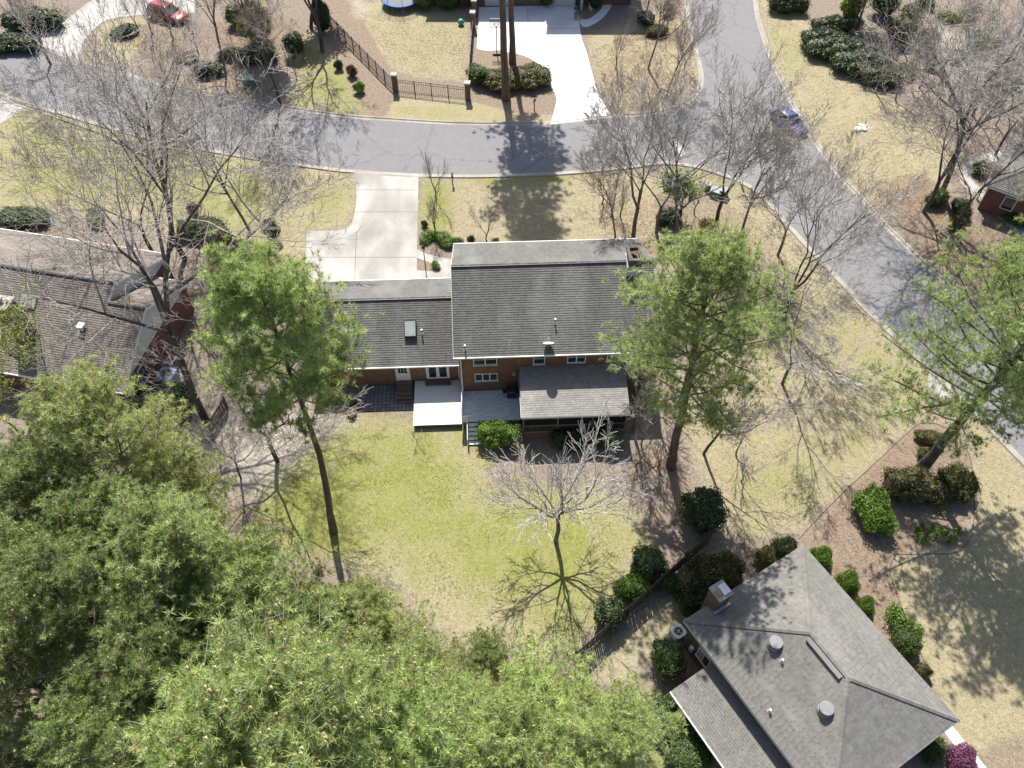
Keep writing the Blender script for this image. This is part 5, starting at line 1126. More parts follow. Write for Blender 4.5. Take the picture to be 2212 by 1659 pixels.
shr = [ # base centre px, kind, (sx,sy,sz), tone, label
    ((777,200), 'round', (1.05,1.05,1.1), 'leaf_bright', 'bright green clipped ball bush on the slope left of the iron fence'),
    ((762,165), 'round', (1.0,1.0,1.15), 'leaf_red', 'dark reddish round bush above the bright green ball bush'),
    ((733,150), 'round', (.85,.85,1.0), 'leaf_dark', 'dark green round bush left of the reddish bush'),
    ((1036,178), 'tall', (1.25,1.9,.85), 'leaf_mid', 'oblong bush beside the fence pillar in the driveway island'),
    ((1088,185), 'hedge', (1.35,1.9,1.05), 'leaf_olive', 'big rounded hedge around the thick island pine trunk'),
    ((1150,178), 'hedge', (1.3,2.1,1.1), 'leaf_olive', 'big rounded hedge at the driveway side of the island'),
    ((917,14), 'dome', (1.2,1.0,1.2), 'leaf_mid', 'round bush beside the trampoline'), ((968,14), 'dome', (1.3,1.0,1.3), 'leaf_mid', 'round bush in the shade between trampoline and fence'),
    ((1010,14), 'tall', (1.4,1.2,1.2), 'leaf_olive', 'loose shrub in the shade by the fence end'), ((1180,13), 'tall', (1.2,.8,.8), 'leaf_olive', 'yellowish shrub at the top edge of the white driveway'),
    ((1287,17), 'round', (1.1,1.1,1.2), 'leaf_dark', 'dark bush behind the cream dog'),
    ((1395,50), 'wide', (1.2,1.2,1.1), 'leaf_dark', 'dark shrub at the foot of the bare tree near the side road'), ((1420,75), 'wide', (1.2,1.1,.9), 'leaf_olive', 'dull shrub beside the leafy lot near the side road'),
    ((1440,30), 'loose', (1.5,1.5,1.2), 'leaf_mid', 'loose bush at the top edge left of the side road'),
    ((60,478), 'hedge', (1.5,1.3,.8), 'leaf_mid', 'hedge in front of the left brick house'), ((0,495), 'hedge', (1.5,1.3,.9), 'leaf_dark', 'dark hedge in the left house front bed at the picture edge'), ((210,480), 'wide', (1.4,1.0,.7), 'leaf_mid', 'low hedge behind the ridge of the left brick house'),
    ((440,505), 'hedge', (1.4,1.3,1.0), 'leaf_mid', 'thicket of green shrubs among bare branches left of the driveway'), ((520,555), 'hedge', (1.3,1.2,1.0), 'leaf_mid', 'green shrubs at the left corner of the pale driveway'), ((480,535), 'tall', (1.6,1.4,1.0), 'leaf_olive', 'loose yellowish shrub left of the pale driveway'), ((590,520), 'tall', (1.0,1.0,1.0), 'leaf_dark', 'ivy-dark shrub at the thin bare tree left of the driveway'), ((420,455), 'loose', (1.0,.9,.9), 'leaf_red', 'reddish shrub behind the left house'),
    ((275,75), 'wide', (1.5,1.3,.9), 'leaf_dark', 'dark scrubby bush beside the curved driveway in the top left'), ((80,60), 'hedge', (2.2,1.8,1.4), 'leaf_dark', 'dark bushes in the top left corner'), ((450,160), 'wide', (1.5,1.4,1.1), 'leaf_dark', 'scrubby bush at the far kerb right of the crossing branches'), ((560,130), 'hedge', (1.4,1.2,.9), 'leaf_olive', 'scrubby shrub above the green utility box'),
    ((540,55), 'hedge', (1.6,1.5,1.6), 'leaf_mid', 'yellow-green bush near the red car'),
    ((925,515), 'loose', (1.2,1.1,.8), 'leaf_bright', 'sprawling green shrub at the driveway edge of the front bed'), ((960,522), 'wide', (1.0,.9,.7), 'leaf_bright', 'green shrub below the small bare tree in the front bed'), ((985,528), 'loose', (.9,.9,.7), 'leaf_mid', 'shrub nearest the front eave in the front bed'), ((918,490), 'round', (.55,.55,.6), 'leaf_dark', 'little dark bush at the top of the front bed'), ((1018,522), 'round', (.6,.6,.6), 'leaf_dark', 'small dark bush left of the vase-shaped tree'), ((1070,528), 'round', (.7,.6,.6), 'leaf_mid', 'small bush right of the vase-shaped tree'),
    ((940,578), 'loose', (.65,.65,.6), 'leaf_bright', 'tuft of green leaves in the little bed by the lamp post'),
    ((1440,480), 'wide', (1.2,1.2,1.2), 'leaf_dark', 'dark shrub among the bare trunks at the front corner'), ((1530,500), 'loose', (1.5,1.3,1.2), 'leaf_olive', 'ivy shrub at the foot of the forked tree by the utility boxes'),
    ((1078,952), 'hedge', (1.05,1.15,1.25), 'leaf_bright', 'bright green bush beside the deck stairs'), ((1240,955), 'hedge', (1.1,1.0,.9), 'leaf_dark', 'dark bush in the shade below the porch'), ((1310,960), 'tall', (1.1,1.0,.8), 'leaf_mid', 'shaded bush at the right corner of the porch'),
    ((1505,1130), 'tall', (1.9,1.9,1.5), 'leaf_dark', 'dark evergreen bush at the upper end of the picket fence'), ((1395,1235), 'tall', (1.55,1.5,.95), 'leaf_mid', 'round leafy bush above the middle of the picket fence'), ((1370,1275), 'wide', (1.2,1.2,1.2), 'leaf_bright', 'lighter green bush between the two round bushes on the fence'), ((1318,1335), 'tall', (1.35,1.3,.85), 'leaf_dark', 'glossy dark bush near the lower end of the picket fence'), ((1430,1260), 'wide', (1.0,1.0,1.1), 'leaf_mid', 'green bush tight against the picket fence'),
    ((1545,1255), 'dome', (1.8,1.05,1.7), 'leaf_olive', 'long dark green hedge bush behind the white-capped chimney'), ((1500,1305), 'dome', (1.3,.9,1.5), 'leaf_dark', 'dark hedge bush left of the white-capped chimney'),
    ((1690,1195), 'dome', (.85,.6,1.0), 'leaf_dark', 'dark rounded bush at the top corner of the hipped roof'), ((1650,1215), 'dome', (.7,.6,1.0), 'leaf_olive', 'olive bush left of the top corner of the hipped roof'),
    ((1768,1215), 'dome', (.75,.6,1.0), 'leaf_bright', 'light green bush right of the top corner of the hipped roof'), ((1826,1265), 'dome', (.75,.55,.9), 'leaf_bright', 'second light green bush along the garden side of the hipped roof'), ((1862,1318), 'dome', (.6,.5,.9), 'leaf_bright', 'small bush half hidden by the garden eave of the hipped roof'),
    ((1880,1115), 'dome', (1.25,1.35,1.35), 'leaf_bright', 'big bright green oval bush in the pine straw bed'),
    ((1965,1060), 'hedge', (1.3,1.5,1.15), 'leaf_olive', 'brownish bush below the thick leaning trunk'), ((2060,1055), 'hedge', (.75,1.5,1.2), 'leaf_olive', 'dark oblong bush right of the thick leaning trunk'), ((2015,1070), 'hedge', (.7,1.1,.9), 'leaf_olive', 'dark bush between the two brownish bushes'), ((2005,955), 'wide', (1.0,.8,.9), 'leaf_olive', 'round olive bush at the tip of the right-hand bed'), ((1990,985), 'round', (.9,.8,.8), 'leaf_olive', 'small bush left of the thick leaning trunk'),
    ((1930,1345), 'loose', (1.2,1.2,1.3), 'leaf_bright', 'light bush beside the iron porch railing'), ((1960,1372), 'loose', (1.1,1.1,1.2), 'leaf_bright', 'second light bush beside the iron porch railing'), ((1948,1395), 'wide', (1.1,1.1,1.3), 'leaf_mid', 'larger leafy bush below the iron porch railing'), ((1988,1455), 'round', (.8,.8,1.0), 'leaf_olive', 'small dull bush by the bed edge near the right eave'),
    ((2005,1622), 'wide', (.9,.9,1.3), 'leaf_mid', 'green bush under the lower right eave'), ((2067,1645), 'dome', (.85,.65,1.0), 'leaf_pink', 'pink flowering bush beside the white garden walk'),
    ((1435,1435), 'tall', (1.3,1.5,1.0), 'leaf_mid', 'glossy bush below the outdoor cooling unit'), ((1460,1560), 'hedge', (1.3,1.6,.9), 'leaf_mid', 'green hedge along the wall of the rear wing'), ((1490,1630), 'wide', (1.3,1.6,.9), 'leaf_mid', 'ground-hugging green bush at the bottom edge by the rear wing'),
    ((1700,25), 'hedge', (1.5,1.2,1.3), 'leaf_dark', 'dark evergreen bush at the top edge right of the side road'), ((1800,115), 'hedge', (2.2,2.0,1.25), 'leaf_dark', 'upper part of the long dark hedge above the right-hand lawn'), ((1860,150), 'hedge', (2.2,2.2,1.3), 'leaf_dark', 'lower part of the long dark hedge above the right-hand lawn'), ((1795,70), 'hedge', (1.6,1.3,1.2), 'leaf_dark', 'dark bush at the upper end of the long hedge'),
    ((1940,90), 'tall', (2.2,1.8,1.1), 'leaf_olive', 'grey-brown brushy shrub right of the long dark hedge'), ((1995,105), 'tall', (2.0,1.6,1.0), 'leaf_olive', 'grey-brown brushy shrub beside the pale dirt patch'),
    ((2045,45), 'loose', (1.6,1.3,1.2), 'leaf_lime', 'lime green shrub above the pale dirt patch'), ((2085,40), 'wide', (1.6,1.2,.8), 'leaf_lime', 'yellow-green ground shrub near the teal hose'), ((2000,15), 'loose', (1.6,1.3,1.2), 'leaf_mid', 'green shrub at the top edge near the right corner'),
    ((2020,440), 'wide', (1.1,1.0,1.3), 'leaf_mid', 'round green bush at the foot of the pale-twigged tree'), ((2070,460), 'wide', (1.1,1.1,1.2), 'leaf_dark', 'dull bush beside the round green bush at the upper right'), ((2110,375), 'round', (1.2,1.2,1.2), 'leaf_mid', 'round bush inside the curve of the walkway'), ((2155,425), 'wide', (1.2,1.2,1.2), 'leaf_dark', 'dark shrub at the wall of the grey roofed house'), ((2190,480), 'loose', (1.3,1.3,1.2), 'leaf_mid', 'loose shrub at the right edge by the walkway'), ((2060,490), 'loose', (1.1,1.1,1.3), 'leaf_olive', 'yellowish shrub at the foot of the tree by the walkway'),
    ((365,870), 'hedge', (1.3,1.4,1.1), 'leaf_dark', 'dark viny shrub below the blue-grey cooling unit'), ((395,900), 'tall', (1.3,1.3,.7), 'leaf_olive', 'brushy shrub at the corner of the left brick house'),
    ((1832,40), 'tall', (2.2,1.6,1.4), 'leaf_lime', 'lime green leafy bush behind the long dark hedge'), ((1905,35), 'tall', (2.2,1.8,1.4), 'leaf_mid', 'green bush at the top edge between hedge and grey brush'), ((1772,100), 'hedge', (1.5,1.6,1.3), 'leaf_dark', 'dark bush on the road side of the long hedge'), ((1900,180), 'hedge', (1.4,1.4,1.2), 'leaf_dark', 'dark bush at the lower tip of the long hedge'), ((1838,128), 'hedge', (1.8,1.8,1.4), 'leaf_dark', 'dark bush in the middle of the long hedge'),
    ((1965,45), 'loose', (2.2,2.0,2.0), 'leaf_olive', 'olive scrub above the grey brushy shrubs'), ((2135,115), 'wide', (1.5,1.4,1.3), 'leaf_dark', 'dark bush right of the teal hose'), ((2062,130), 'loose', (1.6,1.4,1.2), 'leaf_olive', 'olive scrub below the pale dirt patch'), ((2165,180), 'wide', (1.6,1.5,1.2), 'leaf_olive', 'scrub in front of the upper roof of the grey roofed house'), ((2020,150), 'loose', (1.7,1.4,1.1), 'leaf_mid', 'green scrub beside the pale dirt patch'), ((1960,160), 'loose', (1.8,1.5,1.2), 'leaf_dark', 'dark scrub under the broad grey brush'),
    ((25,105), 'hedge', (2.2,1.6,1.0), 'leaf_dark', 'dark bushes at the left edge above the road'), ((562,88), 'tall', (2.4,2.0,1.9), 'leaf_lime', 'tall yellow-green bush right of the red car'), ((640,120), 'tall', (1.6,1.4,1.2), 'leaf_dark', 'dark bush left of the tree that shades the road'), ((500,125), 'loose', (1.8,1.5,1.2), 'leaf_olive', 'olive scrub below the yellow-green bush'), ((700,70), 'tall', (1.5,1.3,1.7), 'leaf_dark', 'tall dark bush by the top of the iron fence'), ((405,130), 'loose', (1.6,1.4,1.0), 'leaf_olive', 'olive scrub above the far kerb at the left'),
    ((760,890), 'low', (1.3,1.0,1.0), 'leaf_olive', 'weedy clump at the edge of the paver patio')]
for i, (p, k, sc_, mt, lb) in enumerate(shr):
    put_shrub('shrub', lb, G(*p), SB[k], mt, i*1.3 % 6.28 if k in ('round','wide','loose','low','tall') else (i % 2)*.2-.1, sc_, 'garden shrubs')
# clumps of strap-leaved plants in the right bed
rng = np.random.default_rng(3)
def strap(seed):
    r = random.Random(seed); m = MB()
    for k in range(26):
        az = r.uniform(0,6.28); l = r.uniform(.3,.55); hgt = r.uniform(.2,.4); dx, dy = math.cos(az), math.sin(az); wx_, wy_ = -dy*.022, dx*.022
        m.add([(wx_,wy_,0),(-wx_,-wy_,0),(dx*l*.5-wx_,dy*l*.5-wy_,hgt),(dx*l*.5+wx_,dy*l*.5+wy_,hgt),(dx*l,dy*l,hgt*.55)], [(0,1,2,3),(3,2,4)], r.random())
    me = new_mesh('leaves', m.v, m.f, m.t); me.materials.append(MATS['leaf_bright']); return me
stm = [strap(1), strap(2)]
for i, p in enumerate([(1978,1150),(1990,1138),(2003,1155),(1997,1170),(2020,1162),(2032,1148),(2045,1155),(2058,1165),(2070,1150),(2048,1172),(2013,1142),(1985,1165),(2029,1108)]):
    t = thing('strap_leaf_plant', 'clump of bright strap leaves in the tip of the right-hand bed' if i < 12 else 'lone clump of strap leaves close below the thick trunk', 'plant', G(*p)+(0,), i*1.1, 'strap-leaved plants in the right bed'); t.scale = (1.1,1.1,1.1)
    o = ob('leaves', stm[i % 2], None, t)

# ---- grass tufts and fallen litter: uncountable
def scatter(name, label, poly_px, n, seed, mat, size, cat, k=3, up=True, thr=(.2, .6)):
    rng = np.random.default_rng(seed); P = np.array(GP(poly_px)); lo = P.min(0); hi = P.max(0)
    q = rng.uniform(lo, hi, (n*3, 2)); d = sdist(q[:,0], q[:,1], [tuple(p) for p in P]); nz = fbm(q[:,0]*.6, q[:,1]*.6, seed)
    q = q[(d > .1) & (nz > rng.uniform(thr[0], thr[1], len(q)))][:n]; m_ = len(q)
    c = np.column_stack([q, np.full(m_, .012)])
    az = rng.uniform(0, 6.28, (m_, k)); ln = size*rng.uniform(.5, 1.4, (m_, k)); tl = rng.uniform(.15, .6, (m_, k)) if up else rng.uniform(0, .25, (m_, k))
    d3 = np.stack([np.cos(az)*ln, np.sin(az)*ln, tl*ln], -1); sd_ = np.stack([-np.sin(az), np.cos(az), az*0], -1)*size*(.16 if up else .3)
    V = np.stack([c[:,None]-sd_, c[:,None]+sd_, c[:,None]+d3], 2).reshape(-1,3)
    me_ = fast_mesh(name, V, np.arange(len(V)).reshape(-1,3), np.repeat(rng.uniform(0,1,m_), k*3)); o = ob(name, me_, mat)
    o['kind'] = 'stuff'; tag(o, label, cat); return o
scatter('grass', 'green grass tufts over the back lawn', [(735,905),(890,915),(1010,945),(1060,1060),(1200,1060),(1370,1150),(1330,1270),(1240,1420),(1000,1390),(780,1230),(560,1190),(540,1090),(640,980)], 9000, 1, 'grass_blade', .065, 'grass')
mk('grass_straw', (.30, .265, .15), (.46, .40, .26), .5, .8, tint=.4)
scatter('grass', 'dry straw-coloured grass over the front lawn', [(910,385),(1237,378),(1500,366),(1700,495),(1830,630),(1990,800),(1960,900),(1740,1150),(1560,1150),(1500,980),(1430,560),(1385,525),(1000,535),(910,500)], 13000, 11, 'grass_straw', .10, 'grass')
scatter('grass', 'dry grass over the lawn left of the driveway', [(0,240),(143,255),(433,330),(700,370),(765,376),(760,470),(663,496),(560,540),(300,460),(0,450)], 8000, 12, 'grass_straw', .11, 'grass')
scatter('grass', 'dry grass over the bottom right lawn', [(2095,910),(2160,965),(2260,1065),(2290,1690),(2130,1690),(2000,1440),(1925,1235),(1940,1200),(2075,1190),(2105,1120)], 9000, 13, 'grass_straw', .075, 'grass')
scatter('grass', 'dry grass over the long lawn beyond the right-hand road', [(1640,10),(1770,80),(1950,235),(2060,320),(1990,440),(1860,420),(1720,235)], 7000, 14, 'grass_straw', .12, 'grass')
scatter('grass', 'dry grass over the fenced yard across the road', [(775,25),(1010,0),(1003,176),(858,158)], 5000, 15, 'grass_straw', .12, 'grass')
scatter('weeds', 'bright green weed patches on the lawns', [(560,980),(900,920),(1370,1150),(1240,1400),(700,1200)], 3500, 16, 'grass_blade', .10, 'weeds', 4, True, (.56, .66))
scatter('weeds', 'green weeds along the right-hand kerb lawn', [(1780,640),(2000,810),(1960,890),(1640,1130),(1560,1120),(1820,860)], 3000, 17, 'leaf_bright', .08, 'weeds', 4, True, (.56, .66))
scatter('leaf_litter', 'brown leaf litter under the front corner trees', [(1290,440),(1500,400),(1650,480),(1760,640),(1640,720),(1440,560),(1300,520)], 9000, 2, 'litter', .10, 'litter', 2, False)
scatter('leaf_litter', 'brown leaf litter around the right-hand bare trees', [(1880,390),(1990,370),(2080,440),(2190,520),(2120,640),(1990,540)], 8000, 3, 'litter', .10, 'litter', 2, False)
scatter('leaf_litter', 'leaf litter on the lot right of the white driveway', [(1275,110),(1470,20),(1505,170),(1440,235),(1325,245)], 8000, 4, 'litter', .13, 'litter', 2, False)
scatter('leaf_litter', 'leaf litter under the pine stand and left fence', [(380,900),(480,900),(520,1060),(900,1350),(700,1700),(0,1700),(0,1200)], 14000, 5, 'litter', .10, 'litter', 2, False)
scatter('leaf_litter', 'leaf litter in the brush along the far kerb', [(230,60),(330,50),(640,40),(700,150),(560,215),(320,165)], 8000, 6, 'litter', .13, 'litter', 2, False)
scatter('leaf_litter', 'reddish needle litter in the right-hand bed', [(1730,1168),(1960,938),(2030,922),(2095,985),(2100,1120),(1938,1195),(1955,1330),(2000,1440),(1990,1500)], 9000, 7, 'litter', .08, 'litter', 2, False)

# ================================================================== FENCES
def picket_fence(label, p, q, hgt=1.55, pw=.115, gap=.045, seed=0, rails=True):
    p = Vector((p[0],p[1],0)); q = Vector((q[0],q[1],0)); d = q-p; L = d.length; a = math.atan2(d.y, d.x)
    t = thing('picket_fence', label, 'fence', (p.x,p.y,0), a); r = random.Random(seed)
    m = MB().box((-pw/2,-.012,.06),(pw/2,.012,hgt)); pm = new_mesh('picket', m.v, m.f, m.t); pm.materials.append(MATS['wood_fence'])
    n = int(L/(pw+gap))
    for i in range(n):
        o = ob('picket', pm, None, t, ((i+.5)*(pw+gap), -.03 if i % 1 == 0 else .05, r.uniform(-.03,.02))); o.rotation_euler = (0, r.uniform(-.02,.02), 0)
    for z in (.35, 1.25): MB().box((0,-.012+.0,z),(L,.03,z+.09)).build('rail', 'wood_fence', t)
    k = max(2, int(L/2.4))
    for i in range(k+1): x = min(L-.05, i*L/k); MB().box((x-.05,.034,-.05),(x+.05,.13,hgt+.05)).build('post', 'wood_fence', t)
    return t
picket_fence('weathered wooden picket fence running up from the pines beside the hipped house', G(1243,1428), G(1532,1170), 1.85, seed=1)
picket_fence('wooden picket fence beside the bare strip left of the back lawn', G(395,1040), G(495,880), 1.5, seed=2)
picket_fence('piece of wooden fence in the bottom left corner', G(-60,1640), G(150,1720), 1.6, seed=3)
# iron fence of the yard across the road, brick pillars
pil = [G(855,197), G(1011,215), G(1022,62), G(1025,36)]
for i, (p, lb) in enumerate(zip(pil, ('brick fence pillar at the left front corner of the fenced yard', 'brick fence pillar next to the driveway island', 'brick gate pillar at the white driveway, lower of the pair', 'brick gate pillar at the white driveway, upper of the pair'))):
    t = thing('fence_pillar', lb, 'pillar', p+(0,), R(-6), 'brick pillars of the iron fence')
    MB().box((-.26,-.26,-.05),(.26,.26,2.0)).build('shaft', 'brick_dark', t); MB().box((-.33,-.33,2.002),(.33,.33,2.14)).build('cap_stone', 'concrete', t)
def iron_fence(label, p, q, hgt=1.45, pst=1.9):
    d = Vector((q[0]-p[0], q[1]-p[1], 0)); L = d.length; t = thing('iron_fence', label, 'fence', (p[0],p[1],0), math.atan2(d.y,d.x), 'iron fence panels')
    n = max(1, round(L/pst))
    for i in range(1, n): MB().box((i*L/n-.045,-.045,-.05),(i*L/n+.045,.045,hgt+.12)).build('post', 'fence_metal', t)
    for z in (.12, hgt-.28, hgt): MB().box((.0,-.025,z-.03),(L,.025,z+.03)).build('rail', 'fence_metal', t)
    m = MB().box((-.014,-.014,.06),(.014,.014,hgt+.05)); pm = new_mesh('bar', m.v, m.f, m.t); pm.materials.append(MATS['fence_metal'])
    k = int(L/.2)
    for i in range(k): ob('bar', pm, None, t, ((i+.5)*L/k, 0, 0))
iron_fence('iron fence panel with thin bars between the two front pillars', (pil[0][0]+.3,pil[0][1]-.05), (pil[1][0]-.3,pil[1][1]+.05))
iron_fence('long iron fence climbing away to the left of the fenced yard', (pil[0][0]-.28,pil[0][1]+.25), G(700,42))
iron_fence('iron fence panel along the driveway side of the fenced yard', (pil[1][0],pil[1][1]+.3), (pil[2][0],pil[2][1]-.3))
iron_fence('short iron gate between the two upper pillars', (pil[2][0],pil[2][1]+.3), (pil[3][0],pil[3][1]-.3))

# ================================================================== SMALL THINGS
def xyz(px, py, h=0): p = G(px, py, h); return (p[0], p[1], h)
def mailbox(label, p, rz, mat='dark_metal'):
    t = thing('mailbox', label, 'mailbox', p, rz); MB().box((-.05,-.05,-.05),(.05,.05,1.02)).build('post', 'wood_brown' if mat == 'dark_metal' else mat, t)
    m = MB(); V = []; n = 8
    for y in (-.28, .28):
        V += [(-.1,y,1.02),(.1,y,1.02)]+[(.1*math.cos(math.pi*k/n), y, 1.14+.1*math.sin(math.pi*k/n)) for k in range(n+1)]
    k = n+3; m.add(V, [tuple(range(k))[::-1], tuple(range(k,2*k))]+[(i,(i+1)%k,k+(i+1)%k,k+i) for i in range(k)]); m.build('box', mat, t)
    MB().box((.102,-.1,1.1),(.115,-.06,1.3)).build('flag', 'lamp_red', t); MB().box((-.09,.282,1.03),(.09,.295,1.2)).build('door', 'white_metal', t)
mailbox('black mailbox on a post at the near kerb by the pale driveway', xyz(978,398), .05); mailbox('dark mailbox at the kerb tip of the driveway island', xyz(1154,238), 2.9)
t = thing('lamp_post', 'black garden lamp post in the little bed beside the driveway', 'lamp post', xyz(919,576))
MB().tube([(0,0,-.05),(0,0,2.0)], [.05,.04], 8).build('pole', 'dark_metal', t); MB().lathe([(.08,2.0),(.14,2.05),(.16,2.35)], 8).build('lantern', 'glass_pale', t); MB().lathe([(.20,2.352),(.12,2.45),(.02,2.55)], 8).build('lantern_roof', 'dark_metal', t)
# basketball hoop
t = thing('basketball_hoop', 'basketball hoop on a pole at the edge of the white driveway', 'hoop', xyz(1073,116), 0)
MB().box((-.45,-.4,0),(.45,.35,.22)).build('base', 'dark_metal', t); MB().tube([(0,0,.2),(0,.12,3.3)], .055, 8).build('pole', 'fence_metal', t)
m = MB()
for a, b in (((-.75,.55,2.9),(.75,.55,2.9)),((-.75,.55,3.9),(.75,.55,3.9)),((-.75,.55,2.9),(-.75,.55,3.9)),((.75,.55,2.9),(.75,.55,3.9)),((-.25,.56,3.1),(.25,.56,3.1)),((-.25,.56,3.5),(.25,.56,3.5)),((-.25,.56,3.1),(-.25,.56,3.5)),((.25,.56,3.1),(.25,.56,3.5)),((0,.12,3.25),(0,.55,3.3)),((0,.12,3.0),(0,.55,3.0))): m.bar(a, b, .045, .045)
bb = m.build('backboard_frame', 'grey_metal', t); MB().box((-.72,.54,2.93),(.72,.548,3.87)).build('backboard', 'net', t)
m = MB(); m.tube([(.23*math.cos(k*math.pi/8), .82+.23*math.sin(k*math.pi/8), 3.05) for k in range(17)], .015, 6, False); m.build('rim', 'lamp_red', t)
# trampoline
t = thing('trampoline', 'round trampoline with blue rim pad at the top edge of the fenced yard', 'trampoline', xyz(866,9))
MB().lathe([(1.9,.86),(1.9,.875)], 36).build('jump_mat', 'tramp_mat', t)
m = MB(); V = []; Fc = []; n = 36
for r_, z in ((1.9,.88),(2.3,.88),(2.32,.80),(1.9,.80)):
    for k in range(n): V.append((r_*math.cos(2*math.pi*k/n), r_*math.sin(2*math.pi*k/n), z))
for i in range(4):
    for k in range(n): Fc.append((i*n+k, i*n+(k+1)%n, ((i+1)%4)*n+(k+1)%n, ((i+1)%4)*n+k))
m.add(V, Fc).build('rim_pad', 'blue_pad', t)
for k in range(8):
    a = k*math.pi/4+.2; x, y = 2.34*math.cos(a), 2.34*math.sin(a)
    if k % 2 == 0: MB().tube([(x*.95,y*.95,.8),(x*.98,y*.98,.02)], .03, 6).build('leg', 'grey_metal', t)
    MB().tube([(x,y,.6),(x*1.02,y*1.02,2.6)], .03, 6).build('net_pole', 'dark_metal', t)
m = MB(); V = [(2.3*math.cos(2*math.pi*k/24), 2.3*math.sin(2*math.pi*k/24), z) for z in (.88,2.5) for k in range(24)]; m.add(V, [(k,(k+1)%24,24+(k+1)%24,24+k) for k in range(24)]).build('safety_net', 'net', t)
# green ball
m = MB(); m.lathe([(.38*math.sin(math.pi*k/12)+.001, .38-.38*math.cos(math.pi*k/12)) for k in range(13)], 18)
t = thing('play_ball', 'green ball lying on the fenced lawn near the gate pillars', 'ball', xyz(996,54)); m.build('shell', 'ball_green', t, True); MB().lathe([(.04,.74),(.05,.765),(.02,.77)], 8).build('valve', 'white_metal', t)
# utility boxes
def util(label, p, sx, sy, h, rz):
    t = thing('utility_box', label, 'utility box', p, rz, 'green utility boxes'); MB().box((-sx,-sy,-.02),(sx,sy,h)).build('cabinet', 'util_green', t); MB().box((-sx-.04,-sy-.04,h+.002),(sx+.04,sy+.04,h+.08)).build('lid', 'util_lid', t); MB().box((-sx*.3,-sy-.03,h*.5),(sx*.3,-sy-.002,h*.6)).build('latch', 'grey_metal', t)
util('green utility box at the far kerb in the brush', xyz(540,182), .6, .5, .8, .2); util('pale green utility pedestal left of the pair by the forked tree', xyz(1528,410), .25, .3, .8, -.5); util('squat green utility box left of the forked tree trunk', xyz(1546,421), .5, .45, .6, -.5); util('green utility box right of the forked tree trunk', xyz(1562,424), .35, .4, .8, -.5)
# cooling units
def ac_unit(label, p, rz, s, h, body, lid, xtra=False):
    t = thing('cooling_unit', label, 'air conditioner', p, rz); MB().box((-s-.12,-s-.12,-.02),(s+.12,s+.12,.06)).build('pad', 'concrete', t)
    MB().box((-s,-s,.062),(s,s,h)).build('cabinet', body, t)
    m = MB(); V = []; n = 24
    for r_, z in ((s*.72,h+.004),(s*.72,h+.05)): V += [(r_*math.cos(2*math.pi*k/n), r_*math.sin(2*math.pi*k/n), z) for k in range(n)]
    sq = []
    for k in range(n):
        a = 2*math.pi*k/n; c_, s_ = math.cos(a), math.sin(a); q = (s+.03)/max(abs(c_), abs(s_)); q = min(q, s*1.28); sq.append((q*c_, q*s_))
    V += [(x,y,h+.004) for x,y in sq]+[(x,y,h+.05) for x,y in sq]
    m.add(V, [(n+k, n+(k+1)%n, (k+1)%n, k) for k in range(n)]+[(n+k, 3*n+k, 3*n+(k+1)%n, n+(k+1)%n) for k in range(n)]+[(2*n+k, 2*n+(k+1)%n, 3*n+(k+1)%n, 3*n+k) for k in range(n)]); m.build('top_ring', lid, t)
    MB().lathe([(s*.7,h+.003),(s*.7,h+.008)], 20).build('fan_well', 'dark_metal', t)
    for k in range(4):
        a = k*math.pi/2+.3; MB().add([(.05*math.cos(a),.05*math.sin(a),h+.015),(s*.62*math.cos(a-.35),s*.62*math.sin(a-.35),h+.012),(s*.62*math.cos(a+.35),s*.62*math.sin(a+.35),h+.03)], [(0,1,2)]).build('blade', 'rust', t)
    MB().lathe([(s*.2,h+.01),(s*.2,h+.045)], 12).build('hub', 'grey_metal', t)
ac_unit('white-topped square cooling unit beside the hipped house wall', xyz(1461,1374), ang, .40, .85, 'grey_metal', 'white_metal'); 
ac_unit('blue-grey cooling unit against the end wall of the left brick house', xyz(368,824), LROT, .62, 1.0, 'ac_blue', 'ac_blue')
# grill on the deck
t = thing('barbecue_grill', 'black covered barbecue grill in the corner of the white deck', 'grill', (mh.matrix_basis @ Vector((4.0,-.62,.778))), HOUSE_ROT)
MB().box((-.38,-.26,.12),(.30,.26,.72)).build('cabinet', 'dark_metal', t)
m = MB(); m.add([(-.4,-.3,.722),(.32,-.3,.722),(.32,.3,.722),(-.4,.3,.722),(-.4,-.2,1.02),(.32,-.2,1.02),(.32,.22,1.08),(-.4,.22,1.08)], [(4,5,6,7),(0,1,5,4),(1,2,6,5),(2,3,7,6),(3,0,4,7)]); m.build('lid', 'dark_metal', t)
m = MB(); m.bar((-.3,-.33,.86),(.22,-.33,.86),.025,.025); m.build('handle', 'grey_metal', t)
for s_ in (-1,1): MB().box((-.04+s_*.36+(.0 if s_<0 else .0)-.0,-.22,.70),(-.04+s_*.36+s_*.30 if s_>0 else -.72,.22,.718)).build('side_shelf', 'dark_metal', t)
for x in (-.32,.24):
    for y in (-.2,.2): MB().tube([(x-.02,y,.06),(x+.02,y,.06)], .06, 10).build('wheel', 'tyre', t)
